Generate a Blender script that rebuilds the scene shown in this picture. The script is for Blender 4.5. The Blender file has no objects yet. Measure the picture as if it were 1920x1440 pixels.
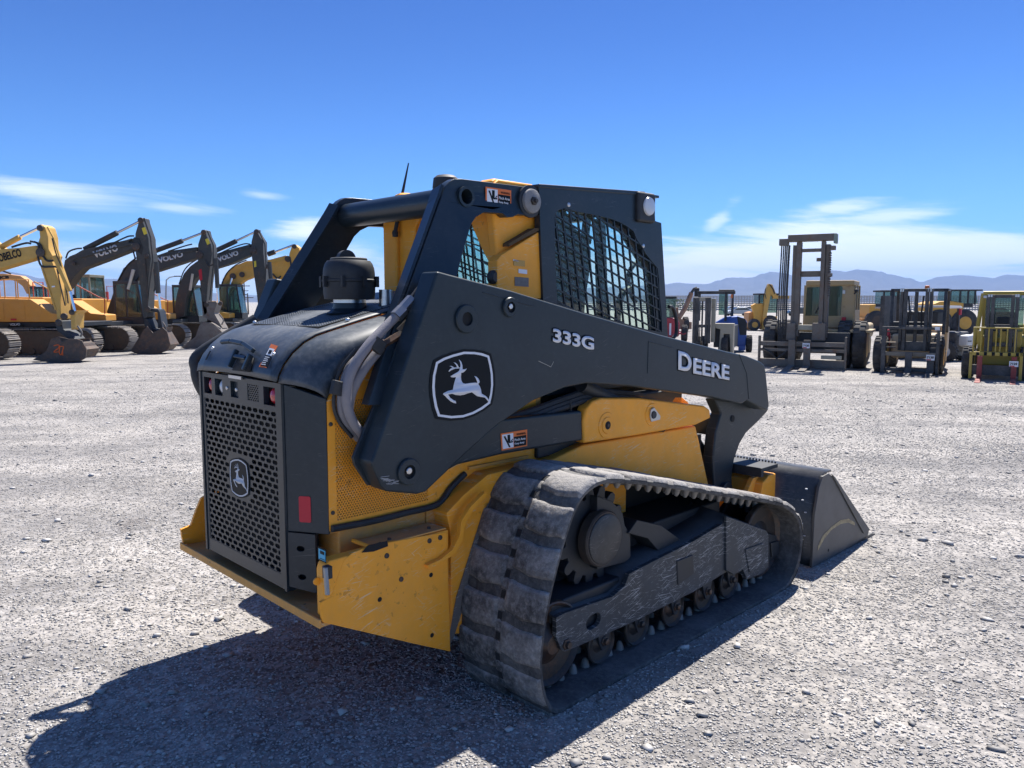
import bpy, bmesh, math, random
import numpy as np
from mathutils import Vector, Matrix
from mathutils.geometry import tessellate_polygon
random.seed(7)
R = math.radians
C = bpy.context.scene.collection
# ------------------------------------------------------------------ camera
F, CX, CY, HZ, CH = 1455.0, 960.0, 720.0, 566.0, 1.55
PITCH = math.atan((CY - HZ) / F)
cd = bpy.data.cameras.new('camera'); cam = bpy.data.objects.new('camera', cd); C.objects.link(cam)
cam.location = (0, 0, CH); cam.rotation_euler = (math.pi / 2 - PITCH, 0, 0)
cd.sensor_width = 36; cd.lens = F / 1920 * 36; cd.clip_start = 0.05; cd.clip_end = 60000
bpy.context.scene.camera = cam
sc = bpy.context.scene
sc.render.resolution_x = 1024; sc.render.resolution_y = 768
# ------------------------------------------------------------------ sky, sun, exposure
SUN_AZ, SUN_EL = 27.5, 58.4          # degrees clockwise from +Y, elevation
w = bpy.data.worlds.new('World'); sc.world = w; w.use_nodes = True
nt = w.node_tree; nt.nodes.clear()
def N(t, ty, **k):
    n = t.nodes.new(ty)
    for a, b in k.items(): setattr(n, a, b)
    return n
out = N(nt, 'ShaderNodeOutputWorld'); bg = N(nt, 'ShaderNodeBackground')
sky = N(nt, 'ShaderNodeTexSky'); sky.sky_type = 'NISHITA'; sky.sun_disc = False
sky.sun_elevation = R(SUN_EL); sky.sun_rotation = R(SUN_AZ)
sky.altitude = 1400; sky.air_density = 1.0; sky.dust_density = 0.35; sky.ozone_density = 3.2
bg.inputs[1].default_value = 0.078
# thin clouds: laid out by sky direction (elevation and azimuth), part of the sky itself
tc = N(nt, 'ShaderNodeTexCoord'); sx = N(nt, 'ShaderNodeSeparateXYZ'); nt.links.new(tc.outputs['Generated'], sx.inputs[0])
def M_(op, a, b=None, c=None, t=nt):
    n = N(t, 'ShaderNodeMath', operation=op)
    for i, v in enumerate((a, b, c)):
        if v is None: continue
        if isinstance(v, (int, float)): n.inputs[i].default_value = v
        else: t.links.new(v, n.inputs[i])
    return n.outputs[0]
az = M_('ARCTAN2', sx.outputs[0], sx.outputs[1]); el = M_('ARCSINE', sx.outputs[2])
cmb = N(nt, 'ShaderNodeCombineXYZ'); nt.links.new(M_('MULTIPLY', az, 1.0), cmb.inputs[0]); nt.links.new(M_('MULTIPLY_ADD', el, 8.0, M_('MULTIPLY', az, 0.6)), cmb.inputs[1])
n1 = N(nt, 'ShaderNodeTexNoise'); n1.inputs['Scale'].default_value = 3.6; n1.inputs['Detail'].default_value = 11; n1.inputs['Roughness'].default_value = 0.66; n1.inputs['Distortion'].default_value = 0.5
nt.links.new(cmb.outputs[0], n1.inputs['Vector'])
def smooth(x, lo, hi):
    n = N(nt, 'ShaderNodeMapRange', interpolation_type='SMOOTHSTEP'); nt.links.new(x, n.inputs[0])
    n.inputs[1].default_value = lo; n.inputs[2].default_value = hi; return n.outputs[0]
def blob(a0, e0, wa, we, tilt, amp, thr):
    # soft elliptical patch in azimuth/elevation (degrees) broken up by the wispy noise
    da = M_('DIVIDE', M_('SUBTRACT', az, R(a0)), R(wa))
    de = M_('DIVIDE', M_('SUBTRACT', M_('SUBTRACT', el, R(e0)), M_('MULTIPLY', M_('SUBTRACT', az, R(a0)), tilt)), R(we))
    d = M_('SQRT', M_('ADD', M_('MULTIPLY', da, da), M_('MULTIPLY', de, de)))
    base = M_('SUBTRACT', 1.0, d)
    v = M_('ADD', base, M_('MULTIPLY', M_('SUBTRACT', n1.outputs[0], 0.5), 3.0))
    return M_('MULTIPLY', smooth(v, thr, thr + 1.0), amp)
CLOUDS = [(-31, 6.8, 9, 1.1, -.05, .75, .0), (-23, 6.2, 4.5, .5, -.06, .5, .05), (-14.5, 5.0, 4.0, 0.9, .08, .9, -.1),
          (-17.5, 7.3, 2.2, 0.4, -.1, .4, .1), (-25, 2.8, 8, 1.8, .0, .45, .2), (-30,4.8,5,.5,0,.3,.2),
          (17, 3.2, 12, 1.9, .03, .9, -.25), (27, 2.9, 13, 2.2, -.04, .85, -.3), (13, 1.8, 11, 2.2, 0, .95, -.5), (0, 1.0, 60, 2.4, 0, .75, -.3),
          (22.2, 6.2, 4.0, .7, .10, .6, .0), (25.5, 5.5, 6.0, .8, .08, .6, .0), (14.6, 5.6, 1.5, .9, .8, .5, -.1), (-11.5, 3.4, 3, 1.5, .0, .6, .0)]
m = None
for c in CLOUDS:
    b = blob(*c); m = b if m is None else M_('MAXIMUM', m, b)
m = M_('MINIMUM', m, 1.0)
mix = N(nt, 'ShaderNodeMixRGB'); nt.links.new(m, mix.inputs[0])
mul = N(nt, 'ShaderNodeMixRGB', blend_type='MULTIPLY'); mul.inputs[0].default_value = 1; nt.links.new(sky.outputs[0], mul.inputs[1]); tint = N(nt, 'ShaderNodeMixRGB'); nt.links.new(smooth(el, R(2), R(22)), tint.inputs[0]); tint.inputs[1].default_value = (.37, .65, .98, 1); tint.inputs[2].default_value = (.23, .42, .77, 1); t2_ = N(nt, 'ShaderNodeMixRGB'); nt.links.new(smooth(el, R(27), R(50)), t2_.inputs[0]); nt.links.new(tint.outputs[0], t2_.inputs[1]); t2_.inputs[2].default_value = (.60, .70, .90, 1); nt.links.new(t2_.outputs[0], mul.inputs[2])  # overhead sky, out of view, tinted lighter and warmer for added ambient fill
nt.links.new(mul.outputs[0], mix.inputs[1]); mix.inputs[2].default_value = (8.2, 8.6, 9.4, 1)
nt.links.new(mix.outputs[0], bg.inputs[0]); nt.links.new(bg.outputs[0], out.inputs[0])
sd = bpy.data.lights.new('sun', 'SUN'); sun = bpy.data.objects.new('sun', sd); C.objects.link(sun)
sd.energy = 4.3; sd.angle = R(0.53); sd.color = (1.0, 0.95, 0.88)
sv = Vector((math.sin(R(SUN_AZ)) * math.cos(R(SUN_EL)), math.cos(R(SUN_AZ)) * math.cos(R(SUN_EL)), math.sin(R(SUN_EL))))
sun.rotation_euler = sv.to_track_quat('Z', 'Y').to_euler()
sc.view_settings.view_transform = 'Standard'; sc.view_settings.look = 'None'; sc.view_settings.exposure = 1.14; sc.view_settings.gamma = 1
# ------------------------------------------------------------------ measuring helpers (photo pixel -> point on a real plane)
cp, sp_ = math.cos(PITCH), math.sin(PITCH)
def ray(px, py):
    x = (px - CX) / F; y = -(py - CY) / F
    return Vector((x, cp + y * sp_, -sp_ + y * cp))
CAM = Vector((0, 0, CH))
def gz(x, y):                        # the yard falls away gently from where the camera stands
    d = math.hypot(x, y)
    if d < 7: return 0.0
    if d < 20: return -0.0135 * (d - 7)
    if d < 40: return -0.1755 - 0.011 * (d - 20)
    if d < 120: return -0.3955 - 0.006 * (d - 40)
    return -0.8755
def W0(px, py):                      # ground under a pixel
    r = ray(px, py); t = -CH / min(r.z, -1e-4)
    for _ in range(40):
        p = CAM + r * t; t = (gz(p.x, p.y) - CH) / r.z
    return CAM + r * t
def WY(px, py, Y):                   # point at depth Y
    r = ray(px, py); return CAM + r * (Y / r.y)
YAW = R(45.6)
fwv = Vector((math.sin(YAW), math.cos(YAW), 0)); lfv = Vector((-math.cos(YAW), math.sin(YAW), 0))
_r = ray(1065, 1330); O = CAM + _r * (-CH / _r.z) + lfv * 1.0; O.z = 0
cM = Vector(((CAM - O).dot(fwv), (CAM - O).dot(lfv), CH))
def _m(px, py): r = ray(px, py); return Vector((r.dot(fwv), r.dot(lfv), r.z))
def PY(px, py, y): r = _m(px, py); return cM + r * ((y - cM.y) / r.y)
def PX(px, py, x): r = _m(px, py); return cM + r * ((x - cM.x) / r.x)
def PZ(px, py, z): r = _m(px, py); return cM + r * ((z - cM.z) / r.z)
# ------------------------------------------------------------------ mesh builder
class MB:
    def __init__(s): s.v = []; s.f = []
    def add(s, vs, fs):
        b = len(s.v); s.v += [Vector(v) for v in vs]; s.f += [tuple(b + i for i in f) for f in fs]; return s
    def box(s, x0, x1, y0, y1, z0, z1):
        return s.add([(x0,y0,z0),(x1,y0,z0),(x1,y1,z0),(x0,y1,z0),(x0,y0,z1),(x1,y0,z1),(x1,y1,z1),(x0,y1,z1)],
                     [(0,3,2,1),(4,5,6,7),(0,1,5,4),(1,2,6,5),(2,3,7,6),(3,0,4,7)])
    def bar(s, p0, p1, w, h, up=(0,0,1)):
        p0 = Vector(p0); p1 = Vector(p1); d = (p1 - p0).normalized(); up = Vector(up)
        a = d.cross(up)
        if a.length < 1e-4: a = d.cross(Vector((1,0,0)))
        a.normalize(); b = a.cross(d).normalized(); a = a * w / 2; b = b * h / 2
        vs = [p0-a-b,p0+a-b,p0+a+b,p0-a+b,p1-a-b,p1+a-b,p1+a+b,p1-a+b]
        return s.add(vs, [(0,1,2,3),(7,6,5,4),(0,4,5,1),(1,5,6,2),(2,6,7,3),(3,7,4,0)])
    def prism(s, pts, ext, holes=()):
        pts = [Vector(p) for p in pts]; ext = Vector(ext); loops = [pts] + [[Vector(p) for p in h] for h in holes]
        flat = [p for l in loops for p in l]; n = len(flat)
        vs = flat + [p + ext for p in flat]; fs = []
        if holes:
            for t in tessellate_polygon(loops): fs.append(tuple(t)); fs.append(tuple(n + i for i in reversed(t)))
        else:
            fs.append(tuple(range(n))); fs.append(tuple(reversed(range(n, 2 * n))))
        b = 0
        for l in loops:
            k = len(l)
            for i in range(k):
                j = (i + 1) % k; fs.append((b+i, b+j, n+b+j, n+b+i))
            b += k
        return s.add(vs, fs)
    def tube(s, pts, r, n=10, cap=True):
        pts = [Vector(p) for p in pts]; k = len(pts); rs = r if isinstance(r, (list, tuple)) else [r] * k
        vs = []; fs = []; prev = None
        for i, p in enumerate(pts):
            d = (pts[min(i+1,k-1)] - pts[max(i-1,0)]).normalized()
            if prev is None:
                a = d.cross(Vector((0,0,1)))
                if a.length < .05: a = d.cross(Vector((1,0,0)))
            else: a = prev - d * prev.dot(d)
            a.normalize(); prev = a; b = d.cross(a)
            for j in range(n):
                t = 2 * math.pi * j / n; vs.append(p + a * math.cos(t) * rs[i] + b * math.sin(t) * rs[i])
        for i in range(k - 1):
            for j in range(n):
                q = (j + 1) % n; fs.append((i*n+j, i*n+q, (i+1)*n+q, (i+1)*n+j))
        if cap: fs.append(tuple(reversed(range(n)))); fs.append(tuple((k-1)*n + j for j in range(n)))
        return s.add(vs, fs)
    def cyl(s, p0, p1, r, n=24): return s.tube([p0, p1], r, n)
    def rev(s, o, ax, prof, n=24):   # stack of rings (height along axis, radius)
        o = Vector(o); ax = Vector(ax).normalized(); a = ax.cross(Vector((0,0,1)))
        if a.length < .05: a = ax.cross(Vector((1,0,0)))
        a.normalize(); b = ax.cross(a); vs = []; fs = []
        for h, r in prof:
            for j in range(n):
                t = 2*math.pi*j/n; vs.append(o + ax*h + a*math.cos(t)*r + b*math.sin(t)*r)
        for i in range(len(prof)-1):
            for j in range(n):
                q=(j+1)%n; fs.append((i*n+j,i*n+q,(i+1)*n+q,(i+1)*n+j))
        fs.append(tuple(reversed(range(n)))); k=len(prof); fs.append(tuple((k-1)*n+j for j in range(n)))
        return s.add(vs, fs)
    def loft(s, rows, close=False):
        b = 0; vs = [v for r in rows for v in r]; n = len(rows[0]); fs = []
        for i in range(len(rows)-1):
            for j in range(n if close else n-1):
                q=(j+1)%n; fs.append((i*n+j,i*n+q,(i+1)*n+q,(i+1)*n+j))
        return s.add(vs, fs)
    def mir(s):
        m = MB(); m.v = [Vector((v.x,-v.y,v.z)) for v in s.v]; m.f = [tuple(reversed(f)) for f in s.f]; return m
    def xf(s, M): s.v = [M @ v for v in s.v]; return s
    def join(s, o): return s.add(o.v, o.f)
    def build(s, name, mat, parent=None, bev=0.0, ang=0.6, label=None):
        me = bpy.data.meshes.new(name); bm = bmesh.new()
        bv = [bm.verts.new(v) for v in s.v]
        for f in s.f:
            try: bm.faces.new([bv[i] for i in f])
            except ValueError: pass
        bmesh.ops.recalc_face_normals(bm, faces=bm.faces)
        for f in bm.faces: f.smooth = True
        for e in bm.edges:
            if len(e.link_faces) == 2 and e.calc_face_angle(0) > ang: e.smooth = False
        bm.to_mesh(me); bm.free(); me.materials.append(mat)
        o = bpy.data.objects.new(name, me); C.objects.link(o)
        if parent is not None: o.parent = parent
        if label: o['label'] = label
        if bev:
            b = o.modifiers.new('bevel', 'BEVEL'); b.width = bev; b.segments = 2; b.limit_method = 'ANGLE'; b.angle_limit = 0.6; b.harden_normals = True
        return o
def empty(name, label, cat, loc=(0,0,0), rz=0, group=None):
    o = bpy.data.objects.new(name, None); C.objects.link(o); o.location = loc; o.rotation_euler = (0,0,rz)
    o['label'] = label; o['category'] = cat; o.empty_display_size = .2
    if group: o['group'] = group
    return o
def tag(o, label, cat, group=None):
    o['label'] = label; o['category'] = cat
    if group: o['group'] = group
    return o
def arc(c, r, a0, a1, n, ax='xz', y=0):
    out = []
    for i in range(n + 1):
        t = R(a0 + (a1 - a0) * i / n)
        out.append((c[0] + r*math.cos(t), y, c[1] + r*math.sin(t)))
    return out
def smoothpath(pts, n=6):            # Catmull-Rom through 3-D points
    P = [Vector(p) for p in pts]; P = [P[0]*2-P[1]] + P + [P[-1]*2-P[-2]]; o = []
    for i in range(1, len(P)-2):
        for k in range(n):
            t = k/n; a,b,c,d = P[i-1],P[i],P[i+1],P[i+2]
            o.append(0.5*((2*b)+(c-a)*t+(2*a-5*b+4*c-d)*t*t+(3*b-a-3*c+d)*t**3))
    o.append(P[-2]); return o
def perf(mb, o, u, v, nu, nv, cw, ch, hw, hh, th, skip=None):
    # perforated sheet: brick pattern of elongated hexagonal holes; o = lower corner, u/v unit vectors, th = thickness vector
    o, u, v, th = Vector(o), Vector(u), Vector(v), Vector(th)
    for j in range(nv):
        off = 0.5 * cw if j % 2 else 0
        for i in range(-1, nu + 1):
            x0 = i * cw + off; x1 = x0 + cw
            full = nu * cw
            if x1 <= 1e-6 or x0 >= full - 1e-6: continue
            cut = x0 < -1e-6 or x1 > full + 1e-6
            X0, X1 = max(x0, 0), min(x1, full); y0 = j * ch; y1 = y0 + ch
            P = lambda a, b: o + u * a + v * b
            if skip and skip((X0 + X1) / 2, (y0 + y1) / 2):
                mb.add([P(X0,y0),P(X1,y0),P(X1,y1),P(X0,y1)], [(0,1,2,3)]); continue
            cx, cy = (X0 + X1) / 2, (y0 + y1) / 2; W = (hw if not cut else max(hw - cw/2, hw*.3)) / 2; H = hh / 2; k = min(W * .35, H)
            ho = [P(cx-W,cy),P(cx-W+k,cy+H),P(cx+W-k,cy+H),P(cx+W,cy),P(cx+W-k,cy-H),P(cx-W+k,cy-H)]
            ou = [P(X0,cy),P(X0,y1),P(X1,y1),P(X1,cy),P(X1,y0),P(X0,y0)]
            mb.add(ou + ho + [h + th for h in ho], [(a, (a+1)%6, 6+(a+1)%6, 6+a) for a in range(6)] + [(6+a, 6+(a+1)%6, 12+(a+1)%6, 12+a) for a in range(6)])
def clipline(p, d, poly):            # pieces of the 2-D line p+t*d inside polygon
    ts = []
    for i in range(len(poly)):
        a = poly[i]; b = poly[(i+1) % len(poly)]; ex, ey = b[0]-a[0], b[1]-a[1]
        den = d[0]*ey - d[1]*ex
        if abs(den) < 1e-12: continue
        t = ((a[0]-p[0])*ey - (a[1]-p[1])*ex) / den; s_ = ((a[0]-p[0])*d[1] - (a[1]-p[1])*d[0]) / den
        if 0 <= s_ < 1: ts.append(t)
    ts.sort(); return [(ts[i], ts[i+1]) for i in range(0, len(ts)-1, 2)]
# ------------------------------------------------------------------ materials
MATS = {}
def mat(name, col, rough=.5, metal=0.0, var=0.0, vscale=6, bump=0.0, bscale=60, dust=0.0, dustcol=(.42,.39,.36), scr=0.0, scrcol=(.6,.6,.6), scrscale=(1,1,1), coat=0, trans=0, emis=None, rust=0.0, spec=None, chip=0):
    if name in MATS: return MATS[name]
    m = bpy.data.materials.new(name); m.use_nodes = True; t = m.node_tree; t.nodes.clear()
    L = t.links.new; o = N(t, 'ShaderNodeOutputMaterial'); b = N(t, 'ShaderNodeBsdfPrincipled'); L(b.outputs[0], o.inputs[0])
    b.inputs['Metallic'].default_value = metal; b.inputs['Roughness'].default_value = rough
    if coat: b.inputs['Coat Weight'].default_value = coat; b.inputs['Coat Roughness'].default_value = .08
    if trans: b.inputs['Transmission Weight'].default_value = trans
    if spec is not None: b.inputs['Specular IOR Level'].default_value = spec
    tc = N(t, 'ShaderNodeTexCoord'); V = tc.outputs['Object']
    c = None
    def rgb(x): n = N(t, 'ShaderNodeRGB'); n.outputs[0].default_value = (*x, 1); return n.outputs[0]
    def mixc(f, a, bb, mode='MIX'):
        n = N(t, 'ShaderNodeMixRGB', blend_type=mode)
        if isinstance(f, float): n.inputs[0].default_value = f
        else: L(f, n.inputs[0])
        L(a, n.inputs[1]); L(bb, n.inputs[2]); return n.outputs[0]
    def noise(s, d=5, r=.6, vec=None):
        n = N(t, 'ShaderNodeTexNoise'); n.inputs['Scale'].default_value = s; n.inputs['Detail'].default_value = d; n.inputs['Roughness'].default_value = r
        L(vec or V, n.inputs['Vector']); return n.outputs[0]
    def rng(x, lo, hi, a=0., bb=1.):
        n = N(t, 'ShaderNodeMapRange'); n.clamp = True; L(x, n.inputs[0]); n.inputs[1].default_value = lo; n.inputs[2].default_value = hi; n.inputs[3].default_value = a; n.inputs[4].default_value = bb; return n.outputs[0]
    c = rgb(col)
    rr = None
    if var: c = mixc(rng(noise(vscale), .3, .7), mixc(1.0, c, rgb((1-var,)*3), 'MULTIPLY'), mixc(1.0, c, rgb((1+var,)*3), 'MULTIPLY'))
    if dust:
        f = rng(noise(3.1, 8, .7), .42, .75, 0, dust); f2 = rng(noise(45, 4, .7), .45, .8, 0, dust*.6)
        g = N(t, 'ShaderNodeNewGeometry'); s3 = N(t, 'ShaderNodeSeparateXYZ'); L(g.outputs['Normal'], s3.inputs[0])
        up = rng(s3.outputs[2], .3, 1.0, 0, dust*.5)
        ff = M_('MINIMUM', M_('ADD', M_('ADD', f, f2, t=t), up, t=t), .9, t=t)
        c = mixc(ff, c, rgb(dustcol)); rr = rng(ff, 0, .5, rough, min(rough+.35, .9))
    if scr:
        acc = None
        for ang_, sc_k, th_ in ((-12, 1.0, .0), (4, 1.3, .01), (-22, 1.6, .01), (16, 2.1, .02), (48, 2.0, .04), (-60, 2.4, .05)):
            mp = N(t, 'ShaderNodeMapping', vector_type='TEXTURE'); mp.inputs['Rotation'].default_value = (0, R(ang_), 0); mp.inputs['Scale'].default_value = (1/(6.5*sc_k), 1/3.0, 1/(170*sc_k)); L(V, mp.inputs['Vector'])
            q_ = rng(noise(1.0, 2, .5, mp.outputs[0]), .672 - .02*min(scr,2) + th_, .70 - .02*min(scr,2) + th_, 0, 1); acc = q_ if acc is None else M_('MAXIMUM', acc, q_, t=t)
        msk = rng(noise(7, 5, .7), .53 - .08*min(scr,2), .62 - .06*min(scr,2), 0, 1)
        c = mixc(M_('MULTIPLY', acc, M_('MULTIPLY', msk, .8*min(scr,1), t=t), t=t), c, rgb(scrcol))
    if chip:
        big = rng(noise(2.6, 3, .6), .5, .62, 0, 1); spots = rng(noise(34, 3, .55), .655, .675, 0, chip)
        c = mixc(M_('MULTIPLY', big, spots, t=t), c, rgb((.10,.07,.045)))
        mp = N(t, 'ShaderNodeMapping'); mp.inputs['Scale'].default_value = (9, 9, 1.1); L(V, mp.inputs['Vector'])
        c = mixc(rng(noise(1.0, 4, .6, mp.outputs[0]), .50, .80, 0, .35*chip), c, rgb((.26,.18,.10)))
    if rust:
        f = rng(noise(5.3, 9, .75), .58 - .18*rust, .72 - .1*rust, 0, .85); c = mixc(f, c, mixc(rng(noise(40), .3, .7), rgb((.10,.045,.02)), rgb((.22,.12,.07))))
    L(c, b.inputs['Base Color'])
    if rr: L(rr, b.inputs['Roughness'])
    if bump:
        bn = N(t, 'ShaderNodeBump'); bn.inputs['Strength'].default_value = bump; bn.inputs['Distance'].default_value = .01; L(noise(bscale, 6, .65), bn.inputs['Height']); L(bn.outputs[0], b.inputs['Normal'])
    if emis: b.inputs['Emission Color'].default_value = (*emis, 1); b.inputs['Emission Strength'].default_value = 1
    MATS[name] = m; return m
def glassmat(name, col, alpha=.6, rough=.03):
    if name in MATS: return MATS[name]
    m = bpy.data.materials.new(name); m.use_nodes = True; t = m.node_tree; t.nodes.clear(); L = t.links.new
    o = N(t,'ShaderNodeOutputMaterial'); mx = N(t,'ShaderNodeMixShader'); tr = N(t,'ShaderNodeBsdfTransparent'); gl = N(t,'ShaderNodeBsdfGlossy')
    gl.inputs['Roughness'].default_value = rough; tr.inputs[0].default_value = (*col,1); fr = N(t,'ShaderNodeMath', operation='MULTIPLY_ADD'); lw = N(t,'ShaderNodeLayerWeight'); lw.inputs[0].default_value = .5; pw_ = N(t,'ShaderNodeMath', operation='POWER'); L(lw.outputs['Facing'], pw_.inputs[0]); pw_.inputs[1].default_value = 4; L(pw_.outputs[0], fr.inputs[0]); fr.inputs[1].default_value = .7; fr.inputs[2].default_value = .04
    df = N(t,'ShaderNodeBsdfDiffuse'); df.inputs[0].default_value = (.5,.6,.58,1); m2 = N(t,'ShaderNodeMixShader'); m2.inputs[0].default_value = alpha
    L(tr.outputs[0], m2.inputs[1]); L(df.outputs[0], m2.inputs[2]); L(fr.outputs[0], mx.inputs[0]); L(m2.outputs[0], mx.inputs[1]); L(gl.outputs[0], mx.inputs[2]); L(mx.outputs[0], o.inputs[0])
    MATS[name] = m; return m
DK = mat('charcoal_paint', (.013,.024,.034), .32, dust=.06, dustcol=(.26,.26,.27), scr=.25, scrcol=(.3,.3,.3), spec=.4)
DKA = mat('charcoal_arm_paint', (.015,.026,.035), .38, dust=.10, dustcol=(.14,.165,.17), scr=.22, scrcol=(.35,.34,.31), spec=.35)
DKH = mat('charcoal_hood_plastic', (.024,.037,.051), .34, var=.2, vscale=3, dust=.34, dustcol=(.27,.28,.30), spec=.5)
YL = mat('yellow_paint', (.99,.40,.03), .45, var=.07, dust=.13, dustcol=(.44,.34,.22), chip=.3, scr=.8, scrcol=(.75,.62,.40), spec=.3)
YLD = mat('yellow_paint_dusty', (.72,.34,.06), .6, var=.08, dust=.45, dustcol=(.36,.27,.19), chip=.9, scr=.6, scrcol=(.66,.60,.48))
BK = mat('black_rubber_trim', (.015,.017,.02), .55, dust=.15, dustcol=(.2,.2,.2))
BKD = mat('black_interior', (.008,.009,.011), .8)
RUBD = mat('belt_rubber', (.042,.042,.043), .85, bump=.6, bscale=45, dust=.75, dustcol=(.22,.215,.21), spec=.2)
RUB = mat('track_rubber', (.075,.072,.070), .85, var=.35, vscale=9, bump=1.0, bscale=38, dust=1.1, dustcol=(.36,.345,.33), spec=.2)
RUBB = mat('tyre_rubber', (.022,.022,.024), .8, dust=.5, dustcol=(.16,.15,.14))
STF = mat('scuffed_undercarriage_steel', (.026,.034,.043), .5, dust=.25, dustcol=(.14,.14,.145), scr=1.5, scrcol=(.42,.43,.44))
STD = mat('dark_steel', (.012,.017,.024), .5, dust=.18, dustcol=(.11,.115,.125))
STR = mat('worn_steel', (.055,.048,.044), .5, metal=.4, dust=.2, dustcol=(.2,.19,.18), rust=.5)
CHR = mat('bright_steel', (.55,.56,.58), .3, metal=1.0, dust=.2)
HOSE = mat('grey_hose_sleeve', (.21,.20,.22), .75, dust=.25, bump=.3, bscale=220)
WHT = mat('white_decal', (.72,.74,.78), .5); WHTG = mat('grey_white_decal', (.55,.57,.60), .5)
DEC = mat('black_decal', (.004,.007,.010), .55, spec=.2)
ORG = mat('orange_decal', (.75,.17,.03), .5)
REDR = mat('red_reflector', (.50,.012,.03), .5)
REDL = mat('red_lens', (.45,.01,.02), .2, coat=1.0)
WLENS = mat('white_lens', (.55,.57,.60), .2, coat=1.0)
CYAN = mat('blue_decal', (.06,.42,.62), .5)
GLASS = glassmat('tinted_green_glass', (.84,.955,.915), .05)
BUCK = mat('bucket_steel', (.085,.088,.095), .42, metal=.3, var=.2, dust=.2, dustcol=(.24,.21,.15))
BUCKD = mat('bucket_dark_paint', (.018,.022,.028), .4, dust=.12, scr=.3)
def text(s, body, mt, parent, o, xd, yd, width, height, depth=.002, bold=.0, name=None):
    cu = bpy.data.curves.new('t', 'FONT'); cu.body = body; cu.size = 1; cu.offset = bold; cu.resolution_u = 4
    ob = bpy.data.objects.new('t', cu); C.objects.link(ob); bpy.context.view_layer.update()
    me = bpy.data.meshes.new_from_object(ob.evaluated_get(bpy.context.evaluated_depsgraph_get()))
    bpy.data.objects.remove(ob)
    vs = [v.co.copy() for v in me.vertices]; x0 = min(v.x for v in vs); x1 = max(v.x for v in vs); y0 = min(v.y for v in vs); y1 = max(v.y for v in vs)
    o = Vector(o); xd = Vector(xd).normalized(); yd = Vector(yd); yd = (yd).normalized(); nn = xd.cross(yd).normalized()
    for v in me.vertices:
        c = v.co; v.co = o + xd * ((c.x-x0)/(x1-x0)*width) + yd * ((c.y-y0)/(y1-y0)*height) + nn * depth
    me.materials.clear(); me.materials.append(mt)
    for p in me.polygons: p.material_index = 0
    ob = bpy.data.objects.new(name or s, me); C.objects.link(ob); ob.parent = parent
    sm = ob.modifiers.new('solid', 'SOLIDIFY'); sm.thickness = depth; sm.offset = 0
    return ob
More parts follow.
